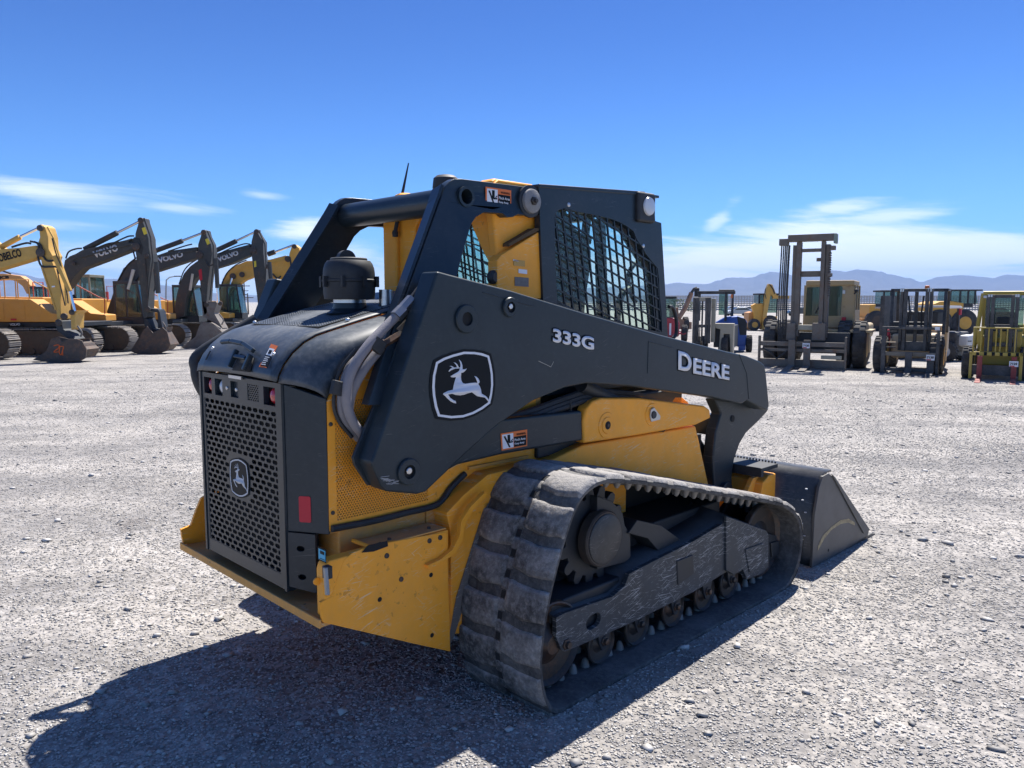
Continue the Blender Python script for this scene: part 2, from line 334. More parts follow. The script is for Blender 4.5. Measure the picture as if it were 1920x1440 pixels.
# ------------------------------------------------------------------ ground
def ground_mat():
    m = bpy.data.materials.new('gravel'); m.use_nodes = True; t = m.node_tree; t.nodes.clear(); L = t.links.new
    o = N(t,'ShaderNodeOutputMaterial'); b = N(t,'ShaderNodeBsdfPrincipled'); L(b.outputs[0], o.inputs[0]); b.inputs['Roughness'].default_value = .9; b.inputs['Specular IOR Level'].default_value = .2
    tc = N(t,'ShaderNodeTexCoord'); V = tc.outputs['Object']
    def no(s, d=6, r=.65, v=V):
        n = N(t,'ShaderNodeTexNoise'); n.inputs['Scale'].default_value = s; n.inputs['Detail'].default_value = d; n.inputs['Roughness'].default_value = r; L(v, n.inputs['Vector']); return n.outputs[0]
    def rg(x, lo, hi, a=0., c=1.):
        n = N(t,'ShaderNodeMapRange'); L(x, n.inputs[0])
        for i, q in enumerate((lo, hi, a, c)): n.inputs[i+1].default_value = q
        return n.outputs[0]
    cr = N(t,'ShaderNodeValToRGB'); e = cr.color_ramp.elements; e[0].position = .25; e[0].color = (.225,.215,.208,1); e[1].position = .75; e[1].color = (.385,.362,.338,1)
    # vehicle passes run roughly across the yard
    mp = N(t,'ShaderNodeMapping'); mp.inputs['Rotation'].default_value = (0,0,R(-14)); mp.inputs['Scale'].default_value = (.12,1.2,1); L(V, mp.inputs['Vector'])
    patch = M_('ADD', M_('MULTIPLY', no(.9, 5), .5, t=t), M_('MULTIPLY', no(1.0, 5, .6, mp.outputs[0]), .5, t=t), t=t)
    L(rg(patch, .36, .64), cr.inputs[0])
    vo = N(t,'ShaderNodeTexVoronoi'); vo.inputs['Scale'].default_value = 62; L(V, vo.inputs['Vector'])
    vo2 = N(t,'ShaderNodeTexVoronoi'); vo2.inputs['Scale'].default_value = 27; L(V, vo2.inputs['Vector'])
    vo3 = N(t,'ShaderNodeTexVoronoi'); vo3.inputs['Scale'].default_value = 9; L(V, vo3.inputs['Vector'])
    bw = N(t,'ShaderNodeSeparateXYZ'); L(vo.outputs['Color'], bw.inputs[0]); bw2 = N(t,'ShaderNodeSeparateXYZ'); L(vo2.outputs['Color'], bw2.inputs[0]); bw3 = N(t,'ShaderNodeSeparateXYZ'); L(vo3.outputs['Color'], bw3.inputs[0])
    k = M_('MULTIPLY', M_('MULTIPLY', rg(bw.outputs[0], 0, 1, .72, 1.26), rg(bw2.outputs[0], 0, 1, .86, 1.14), t=t), rg(bw3.outputs[1], 0, 1, .9, 1.1), t=t); k = M_('MULTIPLY', k, rg(no(16, 5, .75), .3, .7, .80, 1.20), t=t)
    # tan dust between the stones
    mx = N(t,'ShaderNodeMixRGB'); L(rg(no(.55, 8, .75), .45, .70, 0, .6), mx.inputs[0]); L(cr.outputs[0], mx.inputs[1]); mx.inputs[2].default_value = (.42,.39,.35,1)
    ml = N(t,'ShaderNodeVectorMath', operation='SCALE'); L(mx.outputs[0], ml.inputs[0]); L(k, ml.inputs['Scale'])
    mpl = N(t,'ShaderNodeMapping'); mpl.inputs['Rotation'].default_value = (0,0,R(-9)); mpl.inputs['Scale'].default_value = (.035,1.6,1); L(V, mpl.inputs['Vector'])
    lane = rg(no(1.0, 3, .55, mpl.outputs[0]), .54, .62, 0, .55)
    ml2 = N(t,'ShaderNodeMixRGB'); L(lane, ml2.inputs[0]); L(ml.outputs[0], ml2.inputs[1]); ml2.inputs[2].default_value = (.36,.34,.32,1); ml = ml2
    # dark oil drips near the machine
    oil = M_('MULTIPLY', rg(no(1.6, 4, .6), .63, .70, 0, .35), 1.0, t=t)
    mo = N(t,'ShaderNodeMixRGB'); L(oil, mo.inputs[0]); L(ml.outputs[0], mo.inputs[1]); mo.inputs[2].default_value = (.13,.11,.10,1)
    L(mo.outputs[0], b.inputs['Base Color'])
    # every cell is a chip lying at its own tilt
    def facets(v_, k_):
        d_ = N(t,'ShaderNodeVectorMath', operation='SUBTRACT'); L(V, d_.inputs[0]); L(v_.outputs['Position'], d_.inputs[1])
        c_ = N(t,'ShaderNodeVectorMath', operation='SUBTRACT'); L(v_.outputs['Color'], c_.inputs[0]); c_.inputs[1].default_value = (.5,.5,.5)
        q_ = N(t,'ShaderNodeVectorMath', operation='DOT_PRODUCT'); L(d_.outputs[0], q_.inputs[0]); L(c_.outputs[0], q_.inputs[1]); return M_('MULTIPLY', q_.outputs['Value'], k_, t=t)
    h = M_('ADD', M_('ADD', facets(vo, 1.6), facets(vo2, .9), t=t), M_('MULTIPLY', M_('ADD', bw.outputs[1], bw2.outputs[1], t=t), .0035, t=t), t=t)
    h = M_('ADD', h, M_('MULTIPLY', no(4, 8, .7), .03, t=t), t=t)
    bn = N(t,'ShaderNodeBump'); bn.inputs['Strength'].default_value = .62; bn.inputs['Distance'].default_value = 1.0; L(h, bn.inputs['Height']); L(bn.outputs[0], b.inputs['Normal'])
    return m
GM = ground_mat()
def build_ground():
    rs = [0, 1, 2, 3, 4, 5, 6, 7] + [7 + i*1.0 for i in range(1, 40)] + [50,60,80,100,120,160,240,400,800,2000,6000,16000]
    vs = []; fs = []; n = 96
    for r in rs:
        for j in range(n):
            a = 2*math.pi*j/n; x, y = r*math.sin(a), r*math.cos(a); vs.append((x, y, gz(x, y)))
    for i in range(len(rs)-1):
        for j in range(n):
            q = (j+1)%n
            fs.append((i*n+j, (i+1)*n+j, (i+1)*n+q, i*n+q))
    mb = MB(); mb.v = [Vector(v) for v in vs]; mb.f = fs
    o = mb.build('ground', GM, ang=3); o['kind'] = 'structure'
    for p in o.data.polygons:
        if p.normal.z < 0: o.data.flip_normals(); break
build_ground()
def stones():
    rng = np.random.default_rng(3)
    # denser where they show largest; the camera stands at the origin looking along +Y
    N1 = 420000
    d = 1.1 + 23.0 * rng.random(N1) ** 1.9; a = np.radians(rng.uniform(-40, 40, N1)); x = d*np.sin(a); y = d*np.cos(a)
    # clumps
    cx = rng.uniform(-12, 12, 260); cy = rng.uniform(1, 15, 260)
    k = N1//3; ci = rng.integers(0, 260, k); x[:k] = cx[ci] + rng.normal(0, .5, k); y[:k] = cy[ci] + rng.normal(0, .32, k)
    s = .0026 + .0036 * rng.random(N1); big = rng.random(N1); s = np.where(big > .94, s*1.6, s); s = np.where(big > .996, s*2.0, s); s = np.where(big > .9994, s*1.5, s)
    s *= 1 + .035*np.minimum(np.hypot(x, y), 12)
    rad = np.hypot(x, y); keep = (rad > .9) & (rad < 24); x, y, s = x[keep], y[keep], s[keep]; n = len(x)
    r_ = np.hypot(x,y); z = np.where(r_ < 7, 0, np.where(r_ < 20, -.0135*(r_-7), -.1755-.011*(r_-20)))
    base = np.array([[1,0,0],[-.5,.87,0],[-.5,-.87,0],[.5,.6,.75],[-.8,.1,.7],[.35,-.6,.8],[0,0,-.6]], float)
    tri = np.array([[3,4,5],[0,3,5],[1,4,3],[2,5,4],[0,1,3],[1,2,4],[2,0,5],[0,6,1],[1,6,2],[2,6,0]])
    nv = len(base)
    P = base[None] * (1 + rng.uniform(-.35, .35, (n, nv, 3))) * s[:,None,None] * np.stack([rng.uniform(.7,1.5,n), rng.uniform(.7,1.3,n), rng.uniform(.28,.62,n)], 1)[:,None,:]
    th = rng.uniform(0, 2*np.pi, n); c, q = np.cos(th)[:,None], np.sin(th)[:,None]
    X = P[:,:,0]*c - P[:,:,1]*q + x[:,None]; Y = P[:,:,0]*q + P[:,:,1]*c + y[:,None]; Z = P[:,:,2] + z[:,None] + (s*.12)[:,None]
    co = np.stack([X, Y, Z], 2).reshape(-1, 3).astype(np.float32)
    F_ = (tri[None] + (np.arange(n)*nv)[:,None,None]).reshape(-1, 3).astype(np.int32)
    me = bpy.data.meshes.new('gravel_stones'); me.vertices.add(len(co)); me.vertices.foreach_set('co', co.ravel())
    me.loops.add(F_.size); me.loops.foreach_set('vertex_index', F_.ravel()); me.polygons.add(len(F_)); me.polygons.foreach_set('loop_start', np.arange(0, F_.size, 3, dtype=np.int32))
    me.update(calc_edges=True)
    att = me.attributes.new('tone', 'FLOAT', 'POINT'); att.data.foreach_set('value', np.repeat(rng.random(n).astype(np.float32), nv))
    m = bpy.data.materials.new('stone'); m.use_nodes = True; t = m.node_tree; b = t.nodes['Principled BSDF']; b.inputs['Roughness'].default_value = .85; b.inputs['Specular IOR Level'].default_value = .2
    at = N(t,'ShaderNodeAttribute'); at.attribute_name = 'tone'; cr = N(t,'ShaderNodeValToRGB'); e = cr.color_ramp.elements; e[0].color = (.25,.242,.232,1); e[1].color = (.58,.56,.53,1)
    q = cr.color_ramp.elements.new(.5); q.color = (.40,.387,.37,1); t.links.new(at.outputs['Fac'], cr.inputs[0]); t.links.new(cr.outputs[0], b.inputs['Base Color'])
    me.materials.append(m); o = bpy.data.objects.new('gravel_stones', me); C.objects.link(o); o['kind'] = 'stuff'
    tag(o, 'loose pale grey crushed gravel strewn over the whole yard surface', 'gravel')
stones()
def mountains():
    m = mat('mountain_rock', (.10,.095,.09), .95, var=.25, vscale=.002)
    def rid(name, pts, D):
        pts = sorted(pts); rows = []; K = 260; a0, a1 = pts[0][0], pts[-1][0]
        import random as rr; rnd = rr.Random(len(pts)); ph = [rnd.uniform(0, 6.28) for _ in range(40)]
        def nz(x, y):
            v = 0; f = 1; am = 1
            for i in range(6): v += am*abs(math.sin(x*f*9+ph[i]+1.3*math.sin(y*f*3+ph[i+6]))); f *= 1.9; am *= .55
            return v - 1.2
        for r in range(26):
            t = r/25; row = []
            for k in range(K+1):
                px = a0 + (a1-a0)*k/K; i = 0
                while i < len(pts)-2 and pts[i+1][0] < px: i += 1
                u = (px-pts[i][0])/(pts[i+1][0]-pts[i][0]); u = u*u*(3-2*u)
                top = pts[i][1]*(1-u)+pts[i+1][1]*u
                az_ = math.atan((px-CX)/F); d = D*(.72+.28*t)/math.cos(az_)**0
                h = (HZ-top)/F*D + CH
                prof = t**1.25
                z = h*prof*(1+ .16*nz(k/K*8, t*2)*(1-t)**.6) + (nz(k/K*30, 0)*h*.012)
                row.append(Vector((d*math.tan(az_), d, z - 6*(t==0)*1.5 - 2)))
            rows.append(row)
        o = MB().loft(rows).build(name, m, ang=9); o['kind'] = 'structure'
    right = [(1190,536),(1249,533),(1266,530),(1290,532),(1321,533),(1345,526),(1362,521),(1404,521),(1425,514),(1441,510),(1459,512),(1490,518),(1530,511),(1553,507.5),(1581,510),(1599,506),(1623,507.5),(1645,510),(1660,515),(1700,522),(1719,529),(1757,519),(1794,516.5),(1841,520),(1852,522),(1879,515.6),(1920,517.5),(2000,512),(2120,520),(2300,514),(2600,525)]
    left = [(-700,530),(-300,512),(-100,516),(0,511),(20,509),(35,511),(53,515),(82,522),(120,524),(155,526),(175,524),(220,523),(260,529),(311,535),(350,542),(395,549),(450,553),(560,556),(700,552),(900,545),(1100,540),(1200,536)]
    rid('mountain_range', right, 9500); rid('mountain_range', left, 8200)
mountains()
# ------------------------------------------------------------------ compact track loader (local frame: +x forward, +y left, z up)
T = empty('compact_track_loader', 'yellow and charcoal tracked loader with front bucket parked in the foreground', 'track loader', O, math.pi/2 - YAW)
def S(pts, y): return [PY(a, b, y) for a, b in pts]
def both(mb, *a, **k): o1 = mb.build(*a, **k); o2 = mb.mir().build(*a, **k); return o1, o2
# ---- chassis
mb = MB(); mb.box(-.26, 1.42, -.475, .475, .30, .90); mb.box(-.66, -.262, -.47, .47, .47, .90); mb.box(-.70,.40,-.474,.474,.72,1.20); mb.box(1.42,1.55,-.40,.40,.34,.95); mb.box(.36,1.38,-.40,.40,.9,1.12); mb.box(-.45,.35,-.38,.38,1.15,1.30)
mb.build('chassis', YLD, T, bev=.008)
# ---- rear door with pressed grille
XD = -.80; zb, zt = .505, 1.262; hw_ = .342
d = MB()
gy0, gy1, gz0, gz1 = -.302, .312, .556, 1.158
U = Vector((0,1,0)); Vv = Vector((0,0,1)); nu = 13; nv = 27
cw = (gy1-gy0)/nu; chh = (gz1-gz0)/nv
em0 = PX(435,925,XD); em1 = PX(465,868,XD)
ey0, ey1, ez0, ez1 = min(em0.y,em1.y), max(em0.y,em1.y), min(em0.z, em1.z)-.005, max(em0.z,em1.z)+.01
perf(d, (XD, gy0, gz0), U, Vv, nu, nv, cw, chh, cw*.84, chh*.70, (.004,0,0), skip=lambda a, b: ey0-cw*.45 < gy0+a < ey1+cw*.45 and ez0-.01 < gz0+b < ez1+.012)
R_ = lambda y0,y1,z0,z1: d.box(XD-.0015, XD+.022, y0, y1, z0, z1)
R_(-hw_, gy0, zb, gz1); R_(gy1, hw_, zb, gz1); R_(gy0, gy1, zb, gz0)
# light band with cut-outs
cut = [(.238,.310,1.176,1.243),(.137,.206,1.176,1.243),(-.298,-.210,1.176,1.243)]
outer = [(XD,-hw_,gz1),(XD,hw_,gz1),(XD,hw_,zt),(XD,-hw_,zt)]
holes = [[(XD,c[0],c[2]),(XD,c[1],c[2]),(XD,c[1],c[3]),(XD,c[0],c[3])] for c in cut]
holes.append([(XD,-.005,1.180),(XD,.062,1.180),(XD,.062,1.243),(XD,-.005,1.243)])
holes.append([(XD,-.172,1.180),(XD,-.082,1.180),(XD,-.082,1.243),(XD,-.172,1.243)])
d.prism([(p[0]-.0015,p[1],p[2]) for p in outer], (.022,0,0), [[(p[0]-.0015,p[1],p[2]) for p in h] for h in holes])
perf(d, (XD,-.172,1.18), U, Vv, 5, 8, .018, .0079, .013, .005, (.003,0,0))
for s_ in (-1,1): d.box(XD-.006, XD+.03, s_*hw_-.008, s_*hw_+.008, zb-.002, zt)      # folded side edges
door = d.build('rear_door', DK, T)
mb = MB(); mb.box(XD+.05, XD+.14, -.33,.33,.52,1.25); mb.box(XD+.05,XD+.2,-.33,.33,1.1,1.24); mb.build('radiator_core', BKD, T)
mb = MB(); mb.box(XD+.012, XD+.016, -.005,.062,1.18,1.243); mb.build('recess_plate', DK, door)
for c in cut:
    l = MB(); cy, cz = (c[0]+c[1])/2, (c[2]+c[3])/2
    l.rev((XD+.035, cy, cz), (-1,0,0), [(0,.033),(.008,.033),(.018,.029),(.026,.018),(.030,.004)], 20)
    l.build('tail_light' if c is not cut[1] else 'reverse_light', REDL if c is not cut[1] else WLENS, door)
    k = MB(); k.box(XD+.036, XD+.04, c[0]-.01, c[1]+.01, c[2]-.01, c[3]+.01); k.build('light_housing', BKD, door)
for py_, pz_ in ((.093,1.212),(.010,1.212)):
    MB().rev((XD-.002,py_,pz_),(-1,0,0),[(0,.0085),(.003,.007),(.004,.002)],12).build('bolt', CHR, door)
# deer emblem: outlines measured on the arm decal, shared with the door badge
def zc(pts): return [((x-517)/460.0, -(y-565)/460.0) for x, y in pts]
SH_O = zc([(315,368),(370,338),(440,316),(520,299),(600,306),(660,320),(715,345),(732,420),(744,500),(747,590),(738,670),(722,745),(660,785),(590,815),(510,832),(420,826),(325,797),(303,720),(290,630),(286,560),(292,470)])
SH_I = zc([(328,382),(380,354),(445,334),(520,318),(596,324),(652,338),(702,358),(717,425),(728,500),(731,590),(724,660),(708,732),(650,768),(585,797),(510,813),(425,808),(338,783),(320,715),(307,630),(303,560),(308,475)])
SH_B = [(x*1.085, y*1.075) for x, y in SH_O]
DEER = zc([(418,488),(450,470),(474,458),(484,448),(490,430),(494,405),(490,380),(480,362),(487,362),(500,380),(508,408),(509,440),(520,442),(542,437),(528,456),(512,468),(499,467),(496,500),(499,530),(510,552),(530,560),(570,557),(605,558),(622,562),(618,545),(610,522),(597,503),(615,510),(632,530),(640,552),(638,563),(628,570),(640,590),(650,620),(655,655),(690,680),(705,700),(722,730),(714,742),(700,715),(680,690),(650,682),(620,672),(600,655),(580,635),(545,640),(520,648),(490,650),(455,642),(430,630),(400,632),(415,660),(440,683),(455,690),(460,712),(440,705),(415,687),(390,658),(378,642),(362,625),(370,616),(400,603),(436,598),(440,570),(447,540),(456,510),(458,499),(440,500),(424,496)])
ANT = [zc([(492,432),(455,430),(425,440),(408,452),(405,445),(420,427),(434,421),(460,420),(494,424)]), zc([(436,424),(424,413),(411,405),(430,407),(446,420)]), zc([(468,424),(462,402),(452,390),(442,379),(456,383),(470,397),(482,424)])]
def emblem(par, cen, xd, yd, nrm, w, h, name='emblem', white=None):
    cen, xd, yd, nrm = map(Vector, (cen, xd, yd, nrm)); white = white or WHT
    P = lambda p, e: cen + xd*(p[0]*w) + yd*(p[1]*h) + nrm*e
    b = MB().prism([P(p, .0008) for p in SH_B], nrm*.0008).build(name, DEC, par)
    MB().prism([P(p, .0018) for p in SH_O], nrm*.0008, [[P(p, .0018) for p in SH_I]]).build('border', white, b)
    m = MB()
    for q in [DEER] + ANT: m.prism([P(p, .0018) for p in q], nrm*.0008, [[P((q[0][0],q[0][1]), .0018)]*3] if 0 else ())
    m2 = MB()
    for q in [DEER] + ANT:
        pts = [P(p, .0018) for p in q]; tr = tessellate_polygon([pts]); m2.add(pts, [tuple(t_) for t_ in tr])
    o = m2.build('leaping_deer', white, b); sm = o.modifiers.new('solid','SOLIDIFY'); sm.thickness = .0008
    return b
emblem(door, (XD-.0015,(ey0+ey1)/2,(ez0+ez1)/2), (0,-1,0), (0,0,1), (-1,0,0), (ey1-ey0)*1.05, (ez1-ez0)*.80, 'badge', WHTG)
# ---- chamfered corners
cor = MB(); A = [(-.797,-.352),(-.705,-.480)]
def ch(z0a, z0b, z1a, z1b, A=A): return [(A[0][0],A[0][1],z0a),(A[1][0],A[1][1],z0b),(A[1][0],A[1][1],z1b),(A[0][0],A[0][1],z1a)]
nrm = Vector((-(A[0][1]-A[1][1]), -(A[1][0]-A[0][0]), 0)).normalized()   # outward
nrm = Vector((-.128,-.092,0)).normalized()
cor.prism(ch(.728,.722,1.262,1.213), -nrm*.02)
c1, c2 = both(cor, 'corner_panel', DK, T, bev=.004)
lo = MB(); A2 = [(-.797,-.352),(-.735,-.438)]
def onA(t, z, e=0): p = Vector((A[0][0]+(A[1][0]-A[0][0])*t, A[0][1]+(A[1][1]-A[0][1])*t, z)); return p + nrm*e
def ell(t, z, a, b, n=14): return [onA(t + a*math.cos(2*math.pi*i/n)/.158, z + b*math.sin(2*math.pi*i/n)) for i in range(n)]
lo.prism([onA(0,.522),onA(.66,.502),onA(.66,.720),onA(0,.724)], -nrm*.012, [ell(.30,.665,.016,.011), ell(.32,.560,.016,.011)])
both(lo, 'lower_corner_panel', DK, T)
mb = MB(); mb.prism([onA(.05,.50,-.03),onA(.6,.50,-.03),onA(.6,.72,-.03),onA(.05,.72,-.03)], -nrm*.02); both(mb, 'corner_backing', BKD, T)
rr_ = [];
for sx_, sy_ in ((1,1),(-1,1),(-1,-1),(1,-1)):
    for k in range(4):
        t_ = math.pi/2*k/3 + {(1,1):0,(-1,1):math.pi/2,(-1,-1):math.pi,(1,-1):1.5*math.pi}[(sx_,sy_)]
        rr_.append(onA(.44 + (sx_*(.0225-.006)+.006*math.cos(t_))/.158, .812 + sy_*(.0475-.006)+.006*math.sin(t_), .001))
both(MB().prism(rr_, nrm*.0015), 'reflector', REDR, T)
# ---- hood: centre panel and rounded shoulders
HC = [(-.812,1.268),(-.806,1.292),(-.785,1.330),(-.750,1.370),(-.704,1.405),(-.655,1.428),(-.60,1.443),(-.45,1.481),(-.30,1.517),(-.10,1.555),(.08,1.59),(.20,1.60)]
LO = [(-.702,1.213),(-.699,1.216),(-.685,1.235),(-.655,1.275),(-.628,1.312),(-.60,1.340),(-.56,1.365),(-.45,1.392),(-.30,1.425),(-.10,1.47),(.08,1.5),(.20,1.51)]
hp = MB(); ys = [-.338+.676*i/12 for i in range(13)]
def crown(y): return .008*(1-(y/.338)**2)
# opening for the latch handle in the sloped face is modelled as a separate recessed well
hp.loft([[Vector((x, y, z + crown(y))) for y in ys] for x, z in HC]); hood = hp.build('hood_panel', DKH, T, ang=1.0)
sm = hood.modifiers.new('solid','SOLIDIFY'); sm.thickness = .006; sm.offset = 1
sh = MB(); rows = []
for (hx, hz_), (lx, lz) in zip(HC, LO):
    row = []
    for i in range(11):
        t_ = i/10; p = Vector((hx + (lx-hx)*t_**1.2, -.344 - .136*math.sin(t_*math.pi/2)**.9, lz + (hz_-.003-lz)*math.cos(t_*math.pi/2)**.75)); row.append(p)
    rows.append(row)
sh.loft(rows)
for o_ in both(sh, 'hood_shoulder', DKH, T, ang=1.0):
    s2 = o_.modifiers.new('solid','SOLIDIFY'); s2.thickness = .006; s2.offset = -1
mb = MB(); mb.prism([(-.69,0,1.2),(-.76,0,1.25),(-.74,0,1.35),(-.62,0,1.41),(-.1,0,1.52),(.2,0,1.57),(.2,0,1.2)],(0,0,0)) if 0 else None
# vent screen on the hood
hv = MB(); pr_ = [(x, z) for x, z in HC[6:10]]
def hz(x):
    for i in range(len(HC)-1):
        if HC[i][0] <= x <= HC[i+1][0]: t_ = (x-HC[i][0])/(HC[i+1][0]-HC[i][0]); return HC[i][1]+(HC[i+1][1]-HC[i][1])*t_
    return HC[-1][1]
for k in range(3):
    y0 = -.27 + .185*k
    u_ = Vector((1,0,(hz(-.2)-hz(-.58))/.38)).normalized()
    perf(hv, Vector((-.60, y0+.17, hz(-.60)+.0155)), u_, Vector((0,-1,0)), 38, 17, .0105, .01, .0055, .0055, (0,0,-.002))
hv.build('vent_screen', DKH, hood)
mb = MB(); mb.add([(-.605,-.275,hz(-.605)+.0135),(-.19,-.275,hz(-.19)+.0135),(-.19,.275,hz(-.19)+.0135),(-.605,.275,hz(-.605)+.0135)],[(0,1,2,3)]); mb.build('vent_backing', BKD, hood)
# latch handle: dark well in the slope with a raised handle above it
def HP(px, py, e=0.0):               # pixel -> point on the hood surface
    r = _m(px, py); t0 = 1.0; k = 0
    while k < 4000:
        p = cM + r*(t0 + k*.001)
        if -.812 <= p.x <= .2 and p.z < hz(p.x) + crown(p.y): break
        k += 1
    return Vector((p.x, p.y, hz(min(max(p.x,-.812),.2)) + crown(p.y))) + Vector((-.72,0,.69))*(e+.006)
def sl(x, y, e=.007): return Vector((x, y, hz(x)+crown(y))) + Vector((-.72,0,.69))*(e+.007)
w_ = MB(); w_.add([HP(440,699,.009),HP(474,703,.009),HP(480,676,.009),HP(455,668,.009)],[(0,1,2,3)]); wo = w_.build('handle_well', BKD, hood); m5 = wo.modifiers.new('solid','SOLIDIFY'); m5.thickness = .003
w_ = MB(); nn_ = Vector((-.72,0,.69))
w_.bar(HP(436,694,.010), HP(452,663,.016), .014, .020, nn_); w_.bar(HP(463,700,.010), HP(478,672,.016), .020, .020, nn_)
hb = [HP(425,650,.022), HP(443,649,.024), HP(466,654,.024), HP(485,667,.022)]
for a_, b_ in zip(hb[:-1], hb[1:]): w_.bar(a_, b_, .017, .016, nn_)
w_.bar(HP(447,674,.014), HP(468,678,.014), .016, .012, nn_)
w_.build('latch_handle', DK, hood, bev=.004)
w_ = MB(); w_.box(-.812,-.806,-.055,.055,1.256,1.268); w_.build('latch_tab', CHR, hood)
for y_ in (-.255,.265):
    MB().rev(sl(-.768,y_,.006),(-.7,0,.7),[(0,.007),(.004,.006),(.007,.003)],10).build('bolt', CHR, hood)
    MB().prism([sl(-.800,y_-.012,.0068),sl(-.800,y_+.004,.0068),sl(-.778,y_+.008,.0068),sl(-.778,y_-.006,.0068)], Vector((-.72,0,.69))*.001).build('bolt_slot', BKD, hood)
for x_, y_ in ((-.575,.30),(-.50,-.31),(-.33,.06),(-.15,-.2),(-.05,-.25)):
    MB().rev((x_,y_,hz(x_)+.012),(0,0,1),[(0,.009),(.006,.008),(.009,.003)],10).build('bolt', CHR, hood)
# warning label on the slope
def decal_sl(x0, x1, y0, y1, e, mt, par, nm):
    k = MB(); n_=6; rows=[]
    for i in range(n_+1):
        x = x0+(x1-x0)*i/n_; rows.append([sl(x, y0, e), sl(x, y1, e)])
    return k.loft(rows).build(nm, mt, par, ang=2)
WLP = [HP(489,691,.003),HP(503,693,.003),HP(524,652,.003),HP(512,648,.003)]
def wq(u0,u1,v0,v1,e,mt,par,nm):
    P = lambda u,v: WLP[0]*(1-u)*(1-v)+WLP[1]*u*(1-v)+WLP[2]*u*v+WLP[3]*(1-u)*v + Vector((-.72,0,.69))*e
    return MB().prism([P(u0,v0),P(u1,v0),P(u1,v1),P(u0,v1)], Vector((-.72,0,.69))*.001).build(nm, mt, par)
wl = wq(0,1,0,1,0,ORG,hood,'warning_label')
wq(.12,.88,.52,.82,.0014,WHT,wl,'pictogram'); wq(.12,.88,.05,.50,.0014,DEC,wl,'text_panel')
for i in range(5): wq(.2,.8-.1*(i%2),.09+.08*i,.12+.08*i,.0028,WHTG,wl,'text_line')
wq(.3,.7,.58,.74,.0028,DEC,wl,'pictogram_mark')
# ---- air pre-cleaner on its stack
pc = Vector((-.355,-.10, hz(-.355)))
MB().rev(pc,(0,0,1),[(0,.098),(.010,.080),(.02,.070),(.040,.068),(.042,.066)],28).build('intake_pipe', DK, T)
k = MB().rev(pc+Vector((0,0,.042)),(0,0,1),[(0,.067),(.016,.067)],28).build('clamp', CHR, T)
pre = MB().rev(pc+Vector((0,0,.056)),(0,0,1),[(0,.085),(.002,.102),(.025,.105),(.070,.106),(.073,.110),(.080,.110),(.083,.105),(.110,.105),(.128,.102),(.145,.096),(.157,.087),(.159,.075),(.166,.075),(.169,.071),(.172,.03)],40)
pre = pre.build('air_precleaner', BK, T)
MB().rev(pc+Vector((.0,.02,.222)),(.2,.98,0),[(-.018,.036),(.018,.036)],20).build('cap', BK, pre)
for i in range(8):
    a = i*math.pi/4; c_ = pc + Vector((math.cos(a)*.114, math.sin(a)*.114, .128)); MB().box(c_.x-.007,c_.x+.007,c_.y-.007,c_.y+.007,c_.z-.022,c_.z+.022).build('clip', BK, pre)
MB().cyl((-.245,-.20,1.50),(-.245,-.20,1.60),.028,16).build('breather', CHR, T)
# ---- yellow side panels with perforated screen
YS = -.480
px0, px1 = -.672, -.275; pz0, pz1 = PY(640,975,YS).z, 1.20
sp = MB()
out_ = [(-.703,YS,.735),(.36,YS,.735),(.36,YS,1.50),(-.10,YS,1.46),(-.45,YS,1.385),(-.56,YS,1.355),(-.63,YS,1.30),(-.70,YS,1.20)]
xr = px1+.02
sp.prism(out_, (0,.012,0), [[(px0,YS,pz0),(xr,YS,pz0),(xr,YS,pz1),(px0,YS,pz1)]])
ncol = int((xr-px0)/.0115); nrow = int((pz1-pz0)/.0085)
perf(sp, (px0,YS,pz0), (1,0,0), (0,0,1), ncol, nrow, (xr-px0)/ncol, (pz1-pz0)/nrow, .0082, .0062, (0,.003,0))
both(sp, 'side_panel', YL, T)
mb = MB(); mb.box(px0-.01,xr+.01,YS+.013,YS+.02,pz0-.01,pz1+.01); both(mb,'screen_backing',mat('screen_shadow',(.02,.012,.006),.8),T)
tr = smoothpath([PY(622,992,-.487)] + S([(700,977),(760,962),(820,946),(845,915),(872,888)], -.49), 5)
both(MB().tube(tr, .013, 8), 'seal_strip', BK, T)
# ---- rear bumper, storage box and side plates
YB = -.60
pl = S([(605,1167),(600,1130),(622,1118),(632,1085),(645,1050),(662,1036),(700,1022),(838,997),(845,1222),(780,1208)], YB)
MB().prism(pl, (0,.014,0)).build('bumper_side_plate', YL, T, bev=.003)
MB().prism([Vector((p.x, p.y, max(p.z, .448))) for p in pl], (0,.014,0)).mir().build('bumper_side_plate', YL, T)
bx = MB(); z1_ = .672
prof = [(-.800,.475),(-.800,.640),(-.792,.662),(-.775,.674),(-.25,z1_),(-.25,.475)]
yb0 = PX(592,1060,-.80).y; bx.prism([(x,yb0,z) for x,z in prof], (0,-.598-yb0,0)); bx.build('storage_box', YL, T, bev=.006)
MB().box(-.60,-.26,-.597,-.49,.675,.682).build('box_lid', YLD, T, bev=.003)
MB().cyl((-.612,-.49,.684),(-.612,-.597,.684),.008,10).build('hinge', YL, T)
both(MB().prism(S([(678,1036),(690,1022),(726,1014),(727,1024),(700,1034)], YB-.002), (0,-.002,0)), 'slot', BKD, T)
fl = MB(); fl.box(-.815,-.27,-.598,.598,.447,.462); fl.box(-.822,-.812,-.598,.598,.444,.476); fl.build('rear_shelf', YLD, T, bev=.003)
